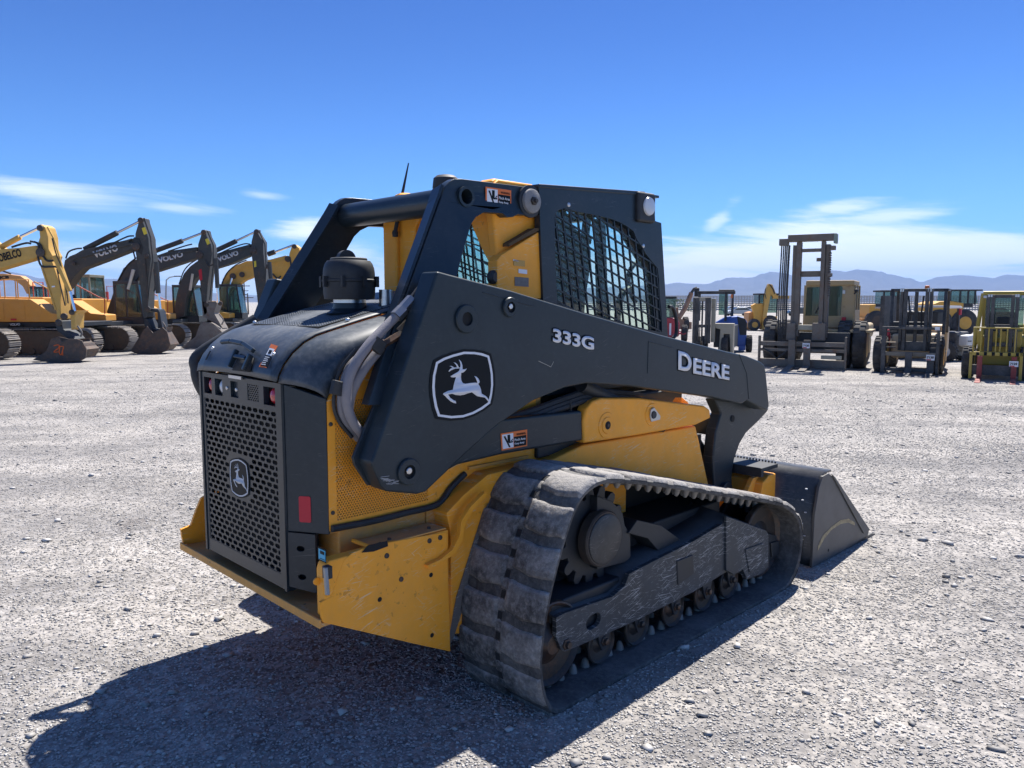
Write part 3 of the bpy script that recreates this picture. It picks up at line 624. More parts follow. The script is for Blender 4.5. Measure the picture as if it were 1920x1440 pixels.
for bx_, by_, mt_ in ((725,1042,CHR),(752,1086,CHR),(805,1014,CHR),(825,1008,CHR),(712,1124,BKD),(808,1078,BKD),(810,1191,BKD)):
    c_ = PY(bx_, by_, YB)
    if mt_ is CHR: both(MB().rev((c_.x,YB,c_.z),(0,-1,0),[(0,.010),(.004,.009),(.006,.004)],12),'bolt',STR,T)
    else: both(MB().rev((c_.x,YB,c_.z),(0,-1,0),[(-.001,.009),(.001,.009)],12),'bolt_hole',BKD,T)
for bx_, by_ in ((690,994),(804,990),(730,1011)):
    c_ = PZ(bx_, by_, .684); MB().rev((c_.x,max(c_.y,-.59),.683),(0,0,1),[(0,.008),(.006,.007)],8).build('bolt',STR,T)
def rq(x0,x1,y0,y1,z0,z1,nm,mt_,par=T): return MB().box(x0,x1,y0,y1,z0,z1).build(nm,mt_,par,bev=.0015)
def onB(px, py, e=.0): p = PX(px, py, -.802-e); return p
def qB(a, b, e, nm, mt_, par=T):
    p, q = onB(*a, e), onB(*b, e); return MB().box(-.802-e-.001, -.802-e, min(p.y,q.y), max(p.y,q.y), min(p.z,q.z), max(p.z,q.z)).build(nm, mt_, par)
b1 = qB((596,1024),(612,1056),0,'blue_label',DEC); qB((597.5,1028),(610.5,1053),.0012,'label_face',CYAN,b1); qB((600.5,1032),(608,1041),.0024,'label_mark',DEC,b1); qB((600,1047),(609,1050),.0024,'label_mark',DEC,b1)
la = MB(); la.bar(PX(610,1064,-.825),PX(614,1116,-.832),.012,.016,(0,1,0)); la.build('latch', mat('zinc_latch',(.30,.30,.30),.4,metal=.8,dust=.3), T, bev=.003)
lb_ = PX(612,1068,-.815); rq(-.823,-.800,lb_.y-.014,lb_.y+.014,lb_.z-.03,lb_.z+.012,'latch_bracket',STD)
MB().rev(PX(594,1090,-.81),(0,-1,.0),[(-.003,.013),(.003,.013)],14).build('tie_ring', YL, T)
# chassis flare forward of the bumper plate
YF = -.565
f1 = S([(838,962),(868,930),(915,890),(985,874),(1040,866),(1095,880),(1000,1000),(880,1185),(848,1190),(845,1000)], YF)
both(MB().prism(f1, (0,.09,0)), 'inner_fender', YL, T, bev=.004)
up_r = [(795,1058),(820,1046),(842,1028),(855,1003),(859,975),(876,948),(903,921)]; dn_r = [(908,926),(882,953),(866,980),(862,1008),(848,1034),(825,1052),(798,1064)]
both(MB().prism(S(up_r+dn_r, -.60), (0,-.022,0)), 'gusset', YL, T, bev=.002)
wear = S([(985,876),(935,930),(905,1010),(880,1100),(850,1195),(838,1215),(855,1120),(880,1040),(905,960),(940,905),(975,880)], YF-.004)
both(MB().prism(wear, (0,-.003,0)), 'rub_mark', mat('rubbed_paint',(.14,.13,.12),.7,scr=1.0,scrcol=(.5,.45,.38)), T)
# ---- loader tower (upright side plates joined by a cross tube)
YT_ = -.44
def yt(z): return -(.425 + .20*max(0, 2.0 - z))
def PT(px, py):
    z = 1.9
    for _ in range(8): p = PY(px, py, yt(z)); z = p.z
    return p
tow = [PT(*q) for q in [(842,341),(852,335),(866,335),(985,350),(1000,358),(1006,376),(1001,394),(988,404),(972,402),(962,407),(950,407),(942,400),(908,398),(893,407),(884,420),(868,475),(850,545),(820,640),(755,760),(690,760),(722,660),(765,545),(826,375),(834,350)]]
hol = []
c_ = PT(872,369); YT_ = c_.y; rr0 = .032
hol = [[Vector((c_.x+rr0*math.cos(2*math.pi*i/20), yt(c_.z+rr0*math.sin(2*math.pi*i/20)), c_.z+rr0*math.sin(2*math.pi*i/20))) for i in range(20)]]
both(MB().prism(tow, (0,.045,0), hol), 'tower_plate', DK, T, bev=.004)
ring = MB(); n_=24
for (r0,r1,y0,y1) in ((rr0-.002,rr0+.010,YT_-.012,YT_+.08),):
    ring.loft([[Vector((c_.x+r_*math.cos(2*math.pi*i/n_),y_,c_.z+r_*math.sin(2*math.pi*i/n_))) for i in range(n_)] for r_,y_ in ((r0,y1),(r0,y0),(r1,y0),(r1,y1))], close=True)
both(ring, 'bush', DK, T)
both(MB().cyl((c_.x,YT_+.07,c_.z),(c_.x,YT_+.073,c_.z),rr0,20),'bush_cap',BKD,T)
# outer rear flange of each tower
fl_ = [PT(834,350), PT(826,375), PT(765,545), PT(722,660)]
m_ = MB()
for a_, b_ in zip(fl_[:-1], fl_[1:]): m_.bar(a_+Vector((-.004,.04,0)), b_+Vector((-.004,.04,0)), .07, .012, (1,0,.4))
both(m_, 'tower_flange', DK, T)
cx_, cz_ = PY(632,405,.43).x+.03, PY(632,405,.43).z-.0
MB().cyl((cx_,-.392,cz_),(cx_,.392,cz_),.055,28).build('cross_tube', DK, T)
pv = PT(991,378); YT_ = pv.y
pn = MB().rev((pv.x,YT_-.001,pv.z),(0,-1,0),[(0,.070),(.012,.070),(.014,.060)],28); pns = both(pn,'pivot_boss',STD,T)
both(MB().rev((pv.x,YT_-.015,pv.z),(0,-1,0),[(0,.054),(.012,.052),(.016,.046)],24),'pivot_cover',mat('scuffed_cap',(.20,.20,.20),.6,dust=.5,scr=.6),T)
both(MB().rev((pv.x,YT_-.030,pv.z),(0,-1,0),[(0,.020),(.010,.018),(.012,.010),(.022,.009)],6),'pivot_bolt',STR,T)
def label_warn(p00, p10, p11, p01, par, n_):
    # four corners bl, br, tr, tl
    P = lambda u, v, e: (p00*(1-u)*(1-v)+p10*u*(1-v)+p11*u*v+p01*(1-u)*v) + n_*e
    q = lambda u0,u1,v0,v1,e: MB().prism([P(u0,v0,e),P(u1,v0,e),P(u1,v1,e),P(u0,v1,e)], n_*.0006)
    b = q(0,1,0,1,.001).build('warning_label', ORG, par)
    q(.05,.46,.08,.92,.0018).build('pictogram', WHT, b); q(.48,.96,.08,.68,.0018).build('text_panel', DEC, b)
    m = MB().prism([P(.10,.80,.0026),P(.16,.82,.0026),P(.34,.12,.0026),P(.28,.12,.0026)], n_*.0005); m.prism([P(.24,.45,.0026),P(.34,.45,.0026),P(.34,.86,.0026),P(.24,.86,.0026)], n_*.0005)
    m.prism([P(.24,.45,.0026),P(.30,.36,.0026),P(.44,.38,.0026),P(.44,.46,.0026),P(.34,.45,.0026)], n_*.0005); m.prism([P(.36,.48,.0026),P(.43,.60,.0026),P(.45,.56,.0026),P(.39,.46,.0026)], n_*.0005)
    m.build('pictogram_mark', DEC, b)
    X = (p10-p00); Y_ = (p01-p00)
    text('label_text','Pinch Area',WHT,b,P(.50,.42,.0028),X,Y_,X.length*.43,Y_.length*.15,.0005,.02)
    text('label_text','Keep Away',WHT,b,P(.50,.18,.0028),X,Y_,X.length*.38,Y_.length*.15,.0005,.02)
    text('label_text','WARNING',DEC,b,P(.58,.74,.0028),X,Y_,X.length*.36,Y_.length*.12,.0005,.01)
NR = Vector((0,-1,0))
label_warn(*[PY(a,b_,YT_-.002) for a,b_ in ((910,384),(958,391),(958,357),(910,350))], T, NR)
# ---- lift arms
YA, YA2 = -.65, -.555
legp = [(1340,748),(1400,738),(1443,766),(1438,774),(1423,790),(1400,812),(1388,832),(1378,860),(1373,890),(1374,935),(1340,935),(1337,860),(1342,810),(1352,775)]
armp = [(820,508),(845,515),(960,545),(1100,588),(1240,628),(1360,658),(1400,667),(1425,677),(1434,684),(1437,700),(1443,762),(1438,770),(1400,751),(1392,757),(1384,756),(1335,745),(1270,736),(1180,724),(1100,719),(1060,727),(1000,752),(930,800),(870,855),(800,922),(785,927),(760,925),(725,922),(716,912),(700,876),(696,868),(703,850)]
up_ = [i for i in armp]
AO = S(armp, YA)
arm = MB().prism(AO, (0,YA2-YA,0))
arms = both(arm, 'lift_arm', DKA, T, bev=.010)
AR = arms[0]
both(MB().prism(S(legp, -.552), (0,.07,0)), 'arm_leg', DKA, T, bev=.012)
# narrow lower leg sits inboard of the main plate
# inner rear flange plate, seen past the back edge
infl = S([(795,520),(785,545),(662,858),(664,872),(692,912),(716,915),(700,872),(820,508)], -.72)
both(MB().prism([v+Vector((0,0,0)) for v in S([(812,512),(790,540),(662,858),(665,872),(690,910),(760,915),(800,800),(840,600)], -.57)], (0,.014,0)), 'inner_arm_plate', DK, T, bev=.003)
def boss(px, py, rpx, holepx, nm='arm_boss', pin=True):
    c = PY(px, py, YA); k = (PY(px+20, py, YA)-PY(px-20, py, YA)).length/40
    # lateral foreshortening is undone by using the vertical pixel scale
    kv = (PY(px, py+20, YA)-PY(px, py-20, YA)).length/40
    ro, ri = rpx*kv, holepx*kv; n = 28; y0, y1 = YA+.002, YA-.012
    m = MB(); m.loft([[Vector((c.x+r*math.cos(2*math.pi*i/n), y, c.z+r*math.sin(2*math.pi*i/n))) for i in range(n)] for r, y in ((ri,y0-.0),(ri,y1),(ro*.93,y1),(ro,y1+.004),(ro,y0))], close=True)
    for sgn, a in ((1, arms[0]),(-1, arms[1])):
        mm = m if sgn == 1 else m.mir(); o = mm.build(nm, DKA, a)
        k2 = MB().rev((c.x, YA-.0008, c.z),(0,-1,0),[(0,ri*1.01),(.001,ri*1.01)],20); (k2 if sgn==1 else k2.mir()).build('boss_hole', BKD, o)
        if pin:
            k3 = MB().rev((c.x-ri*.1, YA-.002, c.z+ri*.15),(0,-1,0),[(0,ri*.5),(.010,ri*.5),(.012,ri*.4)],10); (k3 if sgn==1 else k3.mir()).build('pin', CHR, o)
boss(873,598,27,13,pin=False); boss(955,576,19,10.5); boss(765,884,25,13)
em = PY(869,721,YA-.001); kx = PY(920,721,YA-.001)-PY(820,721,YA-.001); kz = (PY(869,660,YA).z-PY(869,783,YA).z)
ex_ = emblem(AR, em, (1,0,0), (0,0,1), (0,-1,0), kx.length/1.0*1.155*.98, kz*.862)
def ptext(s, a, b, hpx, par, mt_=WHT, y=YA-.001, bold=.02, backing=True, body=None):
    p0 = PY(*a, y); p1 = PY(*b, y); pt = PY(a[0], a[1]-hpx, y); X = p1-p0; H_ = (pt-p0).length
    if backing:
        nz_ = Vector((0,-1,0)); bb_ = []
        text(s+'_shadow', body, DEC, par, p0-X.normalized()*.006+Vector((0,-.0004,-.005)), X, (pt-p0), X.length+.012, H_+.010, .0005, bold+.06)
    text(s, body, mt_, par, p0+Vector((0,-.0018,0)), X, (pt-p0), X.length, H_, .0006, bold)
ptext('model_lettering', (1036,641), (1113,657), 26, AR, body='333G', bold=.035)
# maker's lettering with a tall first letter
ptext('maker_lettering', (1271,693), (1296,699), 36, AR, body='D', bold=.035)
ptext('maker_lettering', (1299,700), (1367,713), 29, AR, body='EERE', bold=.035)
sc_ = MB()
for a_, b_ in (((1010,677),(1033,688)),((1033,688),(1038,678))): sc_.bar(PY(*a_,YA-.001), PY(*b_,YA-.001), .0012, .0016, (0,0,1))
sc_.build('scratch', mat('scratch_metal',(.45,.44,.38),.6), AR)
# faint repainted patch and weld lines on the arm
for pts_ in ([(1216,640),(1262,652)],[(1216,640),(1214,700)],[(1386,664),(1400,700),(1404,748)],[(905,548),(1000,574)]):
    wd = MB().tube([PY(*a_,YA-.0005) for a_ in pts_], .002, 6); wd.build('weld_seam', DKA, AR)
ck = MB()
for i in range(16):
    x = 712+random.uniform(0,26); y = 893+ (x-712)*.9*random.uniform(.3,1)+random.uniform(-2,5); ck.bar(PY(x,y,YA-.001), PY(x+random.uniform(6,18),y+random.uniform(-3,3),YA-.001), .003, .0012, (0,0,1))
ck.build('chipped_paint', mat('chip_metal',(.42,.42,.42),.6), AR)
# ---- lower link under the arm
lk = S([(800,905),(940,786),(1092,770),(1094,826),(940,853),(860,872)], -.58)
lks = both(MB().prism(lk, (0,.09,0)), 'lower_link', DKA, T, bev=.012)
label_warn(*[PY(a,b_,-.581) for a,b_ in ((940,845),(988,836),(988,805),(938,813))], T, NR)
for k_,(dy,r_) in enumerate(((0,.018),(14,.016),(26,.014))):
    pts = [PY(a, b_+dy*.6, -.52-.012*k_) for a,b_ in ((880,830),(940,790),(1000,770),(1060,748),(1110,735),(1200,742))]
    MB().tube(smoothpath(pts,4), r_, 8).build('hydraulic_hose', BK, T)
MB().cyl(PY(1090,722,-.53), PY(1240,800,-.53), .035, 16).build('lift_cylinder', STD, T)
MB().cyl(PY(1070,752,-.56), PY(1072,800,-.56), .003, 6).build('hose_hook', DK, T)
mb = MB(); mb.box(.35,1.5,-.50,-.40,.85,1.08); both(mb,'frame_rail',STD,T,bev=.01)
# ---- yellow pivot stanchion
yo = -.59
stn = S([(1092,835),(1094,790),(1100,765),(1114,751),(1130,746),(1290,755),(1322,761),(1332,768),(1333,783),(1306,800),(1306,798),(1215,812)], yo)
stn = S([(1095,832),(1094,790),(1100,765),(1112,752),(1128,746),(1200,746),(1322,761),(1332,768),(1333,784),(1306,797),(1200,816)], yo)
st = both(MB().prism(stn, (0,.06,0)), 'pivot_stanchion', YL, T, bev=.012)
low = S([(1095,834),(1305,798),(1332,920),(1200,905),(1040,872),(1000,880)], yo+.035)
both(MB().prism(low, (0,.10,0)), 'side_skirt', YL, T, bev=.012)
both(MB().prism(S([(1040,868),(1120,880),(1334,922),(1337,926),(1120,905),(1030,885)], yo+.030), (0,-.002,0)), 'skirt_scuff', mat('scuffed_yellow',(.17,.15,.12),.7,scr=.9,scrcol=(.4,.36,.28)), T)
for (px,py,r0,hole) in ((1137,797,.062,.020),(1222,777,.058,.0)):
    c_ = PY(px,py,yo)
    s1 = MB().rev((c_.x,yo,c_.z),(0,-1,0),[(0,r0),(.004,r0-.003)],28)
    both(s1,'raised_ring',YL,T)
    s1 = MB().rev((c_.x,yo-.004,c_.z),(0,-1,0),[(0,r0*.66),(.005,r0*.60)],28)
    both(s1,'raised_ring',YL,T)
    if hole: both(MB().rev((c_.x,yo-.009,c_.z),(0,-1,0),[(0,hole),(.001,hole)],16),'pin_hole',BKD,T); both(MB().rev((c_.x,yo-.010,c_.z),(0,-1,0),[(0,.009),(.004,.008)],10),'pin',STR,T)
    else:
        tr_ = [Vector((c_.x-.028,yo-.010,c_.z+.028)),Vector((c_.x+.0,yo-.010,c_.z+.036)),Vector((c_.x+.055,yo-.010,c_.z-.012)),Vector((c_.x+.052,yo-.010,c_.z-.030)),Vector((c_.x-.022,yo-.010,c_.z-.034)),Vector((c_.x-.034,yo-.010,c_.z-.004))]
        both(MB().prism(tr_,(0,-.006,0)),'pin_retainer',mat('greasy_plate',(.55,.55,.52),.4,metal=.4,rust=.15),T,bev=.002)
        both(MB().rev((c_.x-.006,yo-.016,c_.z),(0,-1,0),[(0,.020),(.006,.018)],16),'pin',STD,T)
for a_ in ((1250,738,1300,770),):
    both(MB().prism(S([(1258,756),(1266,744),(1278,744),(1290,754),(1298,765),(1258,764)], -.50),(0,.04,0)),'bracket',YL,T,bev=.004)
# ---- cab
YC = -.445; x0c = .375
cabo = [PY(1010,347,YC), PY(1196,365,YC), PY(1200,405,YC), PY(1240,418,YC), PY(1246,520,YC), PY(1253,640,YC)]
cabo = cabo + [Vector((cabo[-1].x+.02,YC,1.12)), Vector((cabo[0].x+.06,YC,1.12))]
zw = lambda x, y: (1020 + x/5.54, 370 + y/5.54)
win = [zw(*p) for p in ((112,168),(150,135),(225,110),(300,140),(480,175),(640,210),(700,225),(800,265),(860,300),(930,350),(965,440),(1015,510),(1060,590),(1100,640),(1140,690),(1180,735),(1195,850),(1200,1000),(1220,1200),(1226,1400),(1100,1380),(700,1270),(400,1190),(140,1100),(118,700))]
WN = S(win, YC)
cabs = both(MB().prism(cabo, (0,.035,0), [WN]), 'cab_side', DK, T, bev=.003)
# guard bars
pA = PY(*zw(680,400),YC); pu = PY(*zw(755,447),YC)-pA; pv_ = PY(*zw(692.5,527),YC)-pA
poly = [(p.x,p.z) for p in WN]; gm = MB()
for k in range(-14,15):
    for (o_,d_) in ((pA+pv_*k,pu),(pA+pu*k,pv_)):
        for t0,t1 in clipline((o_.x,o_.z),(d_.x,d_.z),poly):
            a_, b_ = o_+d_*t0, o_+d_*t1
            if (b_-a_).length > .004: a_.y = b_.y = YC+.008; gm.bar(a_, b_, .010, .0068, (0,0,1))
for s_, o_ in ((1,cabs[0]),(-1,cabs[1])): (gm if s_==1 else gm.mir()).build('window_guard', DK, o_)
gl_ = [Vector((p.x,YC+.03,p.z)) for p in WN]
for s_, o_ in ((1,cabs[0]),(-1,cabs[1])):
    k = MB().prism(gl_, (0,.004,0)); (k if s_==1 else k.mir()).build('window_glass', GLASS, o_)
for px,py in ((1066,384),(1206,461)):
    c_ = PY(px,py,YC); both(MB().rev((c_.x,YC,c_.z),(0,-1,0),[(0,.011),(.003,.010),(.005,.004)],12),'rivet',CHR,T)
# rubber window frame line inside (darker curved frame seen through the guard)
fr_ = [zw(*p) for p in ((640,230),(720,290),(800,330),(860,430),(930,540),(1020,680),(1090,800),(1110,1000),(1115,1320))]
both(MB().tube(smoothpath(S(fr_,YC+.045),4), .020, 6), 'window_seal', BK, T)
xb, xf = x0c, cabo[5].x
roof = MB(); zr = cabo[0].z
roof.prism([(cabo[0].x,YC-.004,zr-.012),(cabo[1].x+.06,YC-.004,cabo[1].z+.000),(cabo[1].x+.06,YC-.004,cabo[1].z+.022),(cabo[0].x,YC-.004,zr+.006)], (0,2*(-YC)+.008,0)); roof.build('cab_roof', DK, T, bev=.006)
vz = MB(); c1_ = PY(1238,370,YC); vz.box(cabo[1].x+.06, c1_.x+.02, YC+.02, -YC-.02, cabo[1].z+.004, cabo[1].z+.018); vz.build('visor', DK, T, bev=.003)
# work light at the front corner of the roof
wlx, wlz = PY(1216,387,YC-.02).x, PY(1216,387,YC-.02).z
for s_ in (1,-1):
    h = MB(); h.box(wlx-.085,wlx+.065,YC-.022,YC+.03,wlz-.082,wlz+.070)
    if s_==-1: h = h.mir()
    ho = h.build('work_light', BK, T, bev=.015)
    l = MB().rev((wlx,YC-.0225,wlz),(0,-1,0),[(0,.048),(.008,.044),(.012,.02)],24); (l if s_==1 else l.mir()).build('lens', WLENS, ho)
# interior
seat = MB(); seat.prism(S([(1074,452),(1082,440),(1102,448),(1110,462),(1111,490),(1106,525),(1100,565),(1098,600),(1070,600),(1080,560),(1084,520),(1080,490)], -.20), (0,.38,0)); seat.build('seat', BK, T, bev=.02)
MB().prism(S([(1044,398),(1060,392),(1072,424),(1090,438),(1110,447),(1108,458),(1085,452),(1064,440),(1044,448)], -.30), (0,.04,0)).build('interior_trim', BK, T)
MB().prism(S([(1042,520),(1052,514),(1064,522),(1066,540),(1056,556),(1044,560)], -.30), (0,.10,0)).build('armrest', BK, T, bev=.01)
MB().tube(smoothpath(S([(1206,492),(1192,494),(1181,508),(1178,530),(1184,552),(1192,566)], -.15),4), .014, 8).build('grab_hoop', BK, T)
dp_ = MB(); dp_.bar(PX(1124,410,1.30), PX(1131,640,1.33), .05, .045, (1,0,0)); dp_.bar((1.31,.0,2.03),(1.31,.38,2.03),.05,.05); dp_.build('door_pillar', DK, T)
ib = MB(); ib.bar((.80,-.35,1.62),(.86,-.35,2.0),.03,.03); ib.bar((.55,-.32,1.70),(.82,-.32,1.88),.025,.025); ib.box(.43,1.36,-.40,.40,1.08,1.14); ib.build('grab_frame', STD, T)
lv = MB().tube([(1.05,-.28,1.2),(1.08,-.28,1.42),(1.09,-.28,1.52)],[.016,.016,.03],8); both(lv,'control_lever',BK,T)
mb = MB(); mb.tube(smoothpath([(1.20,-.3,1.2),(1.17,-.3,1.45),(1.20,-.3,1.58),(1.27,-.3,1.62)],5),.018,8); mb.build('grab_bar',BK,T)
pl_ = MB(); pl_.bar((xf-.02,-.41,1.12),(1.27,-.41,2.04),.05,.05); pl_.bar((xf-.02,.41,1.12),(1.27,.41,2.04),.05,.05); pl_.box(xf-.04,xf+.0,-.41,.41,1.08,1.2); pl_.build('front_pillar', DK, T)
mb = MB(); mb.bar((1.0,.412,1.14),(.99,.412,2.05),.06,.02,(0,1,0)); mb.build('sliding_window_post',DK,T)
MB().tube(smoothpath([PY(1254,575,-.45),PY(1262,578,-.45),PY(1268,600,-.45),PY(1268,625,-.45),PY(1262,634,-.45)],4),.010,8).build('grab_handle',BK,T)
# cab back: yellow frame with rear window
bx0 = .36
yb = MB(); 
# outer posts
cpo = [(926,560),(932,486),(926,420),(921,380),(924,345),(935,336),(1000,345),(1008,352),(1012,380),(1022,430),(1024,560)]
both(MB().prism(S(cpo,-.395),(0,.05,0)), 'cab_rear_post', YL, T, bev=.012)
yb.prism([(.20,-.39,1.45),(.20,.335,1.45),(.20,.335,2.03),(.20,-.39,2.03)], (.03,0,0), [[(.20,-.345,1.50),(.20,-.33,1.50),(.20,-.25,1.50),(.20,-.02,1.50),(.20,-.02,1.86),(.20,-.06,1.95),(.20,-.12,1.97),(.20,-.20,1.95),(.20,-.25,1.86),(.20,-.30,1.78),(.20,-.345,1.72)]])
yb.build('cab_back_panel', YL, T, bev=.004)
for a_ in (1,):
    m_ = MB(); m_.box(.12,.20,.225,.335,1.45,2.03); m_.box(.12,.20,-.38,.335,1.975,2.03); m_.prism([(.18,.23,1.60),(.18,.15,1.70),(.18,.10,1.90),(.18,.02,1.975),(.18,.23,1.975)],(-.04,0,0)); m_.box(.13,.2,-.02,.225,1.45,1.58); m_.build('cab_back_frame', YL, T, bev=.012)
m_ = MB(); poly2 = [(-.37,1.50),(.0,1.50),(.0,1.90),(-.06,1.98),(-.20,1.98),(-.37,1.80)]
for k in range(-16,17):
    for (o_,d_) in (((-.2+.058*k,1.75),(.10,1.0)),((-.2,1.75+.062*k),(1.0,.28))):
        for t0,t1 in clipline(o_,d_,poly2):
            a_=Vector((.235,o_[0]+d_[0]*t0,o_[1]+d_[1]*t0)); b_=Vector((.235,o_[0]+d_[0]*t1,o_[1]+d_[1]*t1))
            if (b_-a_).length>.004: m_.bar(a_,b_,.006,.008,(1,0,0))
m_.build('rear_window_guard', DK, T)
MB().box(.25,.254,-.38,.03,1.49,1.98).build('rear_window_glass', GLASS, T)
# boxed yellow cover on the right rear post with stickers
cv = S([(932,488),(940,478),(1019,429),(1021,433),(1023,560),(932,562)], -.432)
cvo = MB().prism(cv,(0,.06,0)).build('yellow_cover', YL, T, bev=.006)
def stick(a, b, mt_, nm, y=-.4335):
    p = [PY(a[0],a[1],y),PY(b[0],a[1]+2,y),PY(b[0],b[1]+2,y),PY(a[0],b[1],y)]; return MB().prism(p,(0,-.001,0)).build(nm, mt_, cvo)
stick((972,504),(988,512),WHT,'sticker'); stick((965,519),(991,536),mat('data_plate',(.10,.09,.09),.4,dust=.3),'data_plate'); stick((962,486),(972,489),WHT,'torn_sticker'); stick((963,487),(984,498),mat('faded_sticker',(.50,.30,.08),.6),'faded_sticker')
m_ = MB(); m_.prism(S([(955,462),(1018,428),(1002,428),(955,456)],-.437),(0,.04,0)); m_.build('grime',mat('grime',(.09,.06,.03),.9),cvo)
tp = S([(921,338),(930,334),(1000,345),(1006,350),(1006,368),(921,355)], -.385); MB().prism(tp,(0,.10,0)).build('yellow_cap', YL, T, bev=.014)
MB().rev(PY(922,520,-.40),(0,-1,0),[(0,.03),(.02,.03),(.03,.02)],14).build('window_knob',BK,T)
# lamp dome, antenna
MB().rev((.13,-.14,2.045),(0,0,1),[(0,.055),(.01,.06),(.05,.055),(.062,.04),(.066,.02)],24).build('beacon', BK, T)
at_ = [PY(741,436,.22), PY(750,385,.22), PY(766,306,.22)]
MB().tube(at_[:2]+[at_[2]],[.010,.009,.003],8).build('antenna', BK, T)
MB().rev(at_[0],(0,0,1),[(-.02,.014),(.0,.016),(.01,.012)],10).build('antenna_base',STD,T)
MB().rev((.16,.20,2.025),(0,0,1),[(0,.05),(.03,.05),(.04,.03)],16).build('yellow_knob',YL,T)
# ---- hoses on the right side
def hose(pts, y, r, nm='hose', mt_=HOSE, par=T):
    P = smoothpath([PY(a,b_,yy) for (a,b_),yy in zip(pts, y)], 6); return MB().tube(P, r, 12).build(nm, mt_, par)
yy = [-.545,-.55,-.555,-.555,-.55,-.54,-.53,-.525]
hose([(748,588),(718,618),(690,648),(662,690),(650,730),(652,765),(664,795),(684,818)], yy, .0175)
hose([(768,603),(742,630),(712,656),(684,690),(662,730),(654,765),(660,790),(676,815)], [y+.03 for y in yy], .0175)
hose([(700,640),(680,664),(655,690),(642,730),(640,765),(648,790),(672,822)], [y+.045 for y in yy[:7]], .016)
for nm__, p__ in (('hose', [(748,588),(718,618),(690,648),(662,690),(650,730),(652,765),(664,795),(684,818)]),):
    MB().tube(smoothpath([Vector((-.46,.52,1.47))]+[Vector((q.x-.05,-q.y+.05,q.z)) for q in [PY(a,b_,y_) for (a,b_),y_ in zip(p__[3:], yy[3:])]]+[Vector((-.50,.56,.98))], 6), .026, 12).build(nm__, BK, T)
hose([(668,655),(640,690),(630,720),(626,760),(636,790),(660,820)], [-.52,-.505,-.50,-.50,-.50,-.50], .007, mt_=BK)
hose([(752,586),(770,560),(790,535),(806,528)], [-.56,-.55,-.55,-.55], .008, mt_=BK)
for (a_,b_,r_,y_) in (((742,594),(756,580),.024,-.55),((754,580),(772,560),.020,-.55),((752,625),(716,648),.017,-.535),((768,602),(778,590),.022,-.53),((745,622),(768,600),.015,-.53)):
    MB().tube([PY(*a_,y_),PY(*b_,y_)],r_,6).build('hose_fitting', STR if r_<.018 else mat('zinc_fitting',(.30,.31,.33),.35,metal=.9,dust=.3), T)
for (a_,b_,y_) in (((698,640),(718,655),-.56),((622,725),(650,732),-.535)):
    MB().bar(PY(*a_,y_),PY(*b_,y_),.05,.022,(0,1,0)).build('hose_clamp',BK,T,bev=.004)

for px_, py_ in ((640,770),(640,960),(905,560),(960,570)):
    pass
both(MB().rev(Vector((-.688,-.4805,1.12)),(0,-1,0),[(0,.008),(.004,.007),(.006,.003)],10),'bolt',STR,T)
both(MB().rev(Vector((-.688,-.4805,.80)),(0,-1,0),[(0,.008),(.004,.007),(.006,.003)],10),'bolt',STR,T)
both(MB().box(-.05,.30,-.492,-.478,.86,.872),'panel_seam',YLD,T)
for x_ in (-.10,.02,.16,.28): both(MB().rev(Vector((x_,-.4805,.95)),(0,-1,0),[(0,.009),(.005,.008)],6),'bolt',STR,T)
for q_ in ((1080,430),(1150,412)): pass
# ---- rubber tracks: closed belt with staggered tread blocks outside and drive lugs inside
ctl = [(-.02,.012),(-.105,.070),(-.140,.20),(-.128,.34),(-.085,.50),(.0,.70),(.075,.805),(.18,.845),(.30,.832),(.50,.790),(.80,.715),(1.10,.636),(1.40,.560),(1.62,.500),(1.78,.440),(1.90,.355),(1.945,.235),(1.915,.115),(1.83,.035),(1.70,.012),(1.2,.012),(.7,.012),(.3,.012)]
cl = [Vector((a,0,b)) for a,b in ctl]
dense = []
nC = len(cl)
for i in range(nC):
    a,b,c,d_ = cl[i-1],cl[i],cl[(i+1)%nC],cl[(i+2)%nC]
    for k in range(12):
        t_=k/12; dense.append(0.5*((2*b)+(c-a)*t_+(2*a-5*b+4*c-d_)*t_*t_+(3*b-a-3*c+d_)*t_**3))
for p in dense: p.z = max(p.z, .012)
cum=[0]
for i in range(len(dense)): cum.append(cum[-1]+(dense[(i+1)%len(dense)]-dense[i]).length)
LT = cum[-1]
import bisect
def tp_(s):
    s %= LT; i = min(bisect.bisect_right(cum, s)-1, len(dense)-1); t_ = (s-cum[i])/(cum[i+1]-cum[i]); a=dense[i]; b=dense[(i+1)%len(dense)]
    return a+(b-a)*t_
def tfr(s):
    p = tp_(s); d_ = (tp_(s+.02)-tp_(s-.02)).normalized(); n = Vector((-d_.z,0,d_.x))  # path runs up the back: outward
    return p, d_, n
cen_ = Vector((.8,0,.35))
if (tfr(0)[0]-cen_).dot(tfr(0)[2]) < 0: OUTS = -1
else: OUTS = 1
Y0T, Y1T = -1.0, -.555
NB = 240
belt = MB(); rows=[]
for i in range(NB):
    p,d_,n = tfr(LT*i/NB); n = n*OUTS
    prof = [(-1.0+.006,.000),(-1.0,.008),(-1.0,.016),(-.992,.022),(-.565,.022),(Y1T,.016),(Y1T,.006),(Y1T-.005,.0)]
    rows.append([Vector((p.x,y,p.z))+n*(e-.002) for y,e in prof])
rows.append(rows[0]); belt.loft(rows, close=True)
tracks = both(belt, 'rubber_track', RUBD, T, ang=.9)
NL = 32; pitch_ = LT/NL
rl = random.Random(5)
lug = MB()
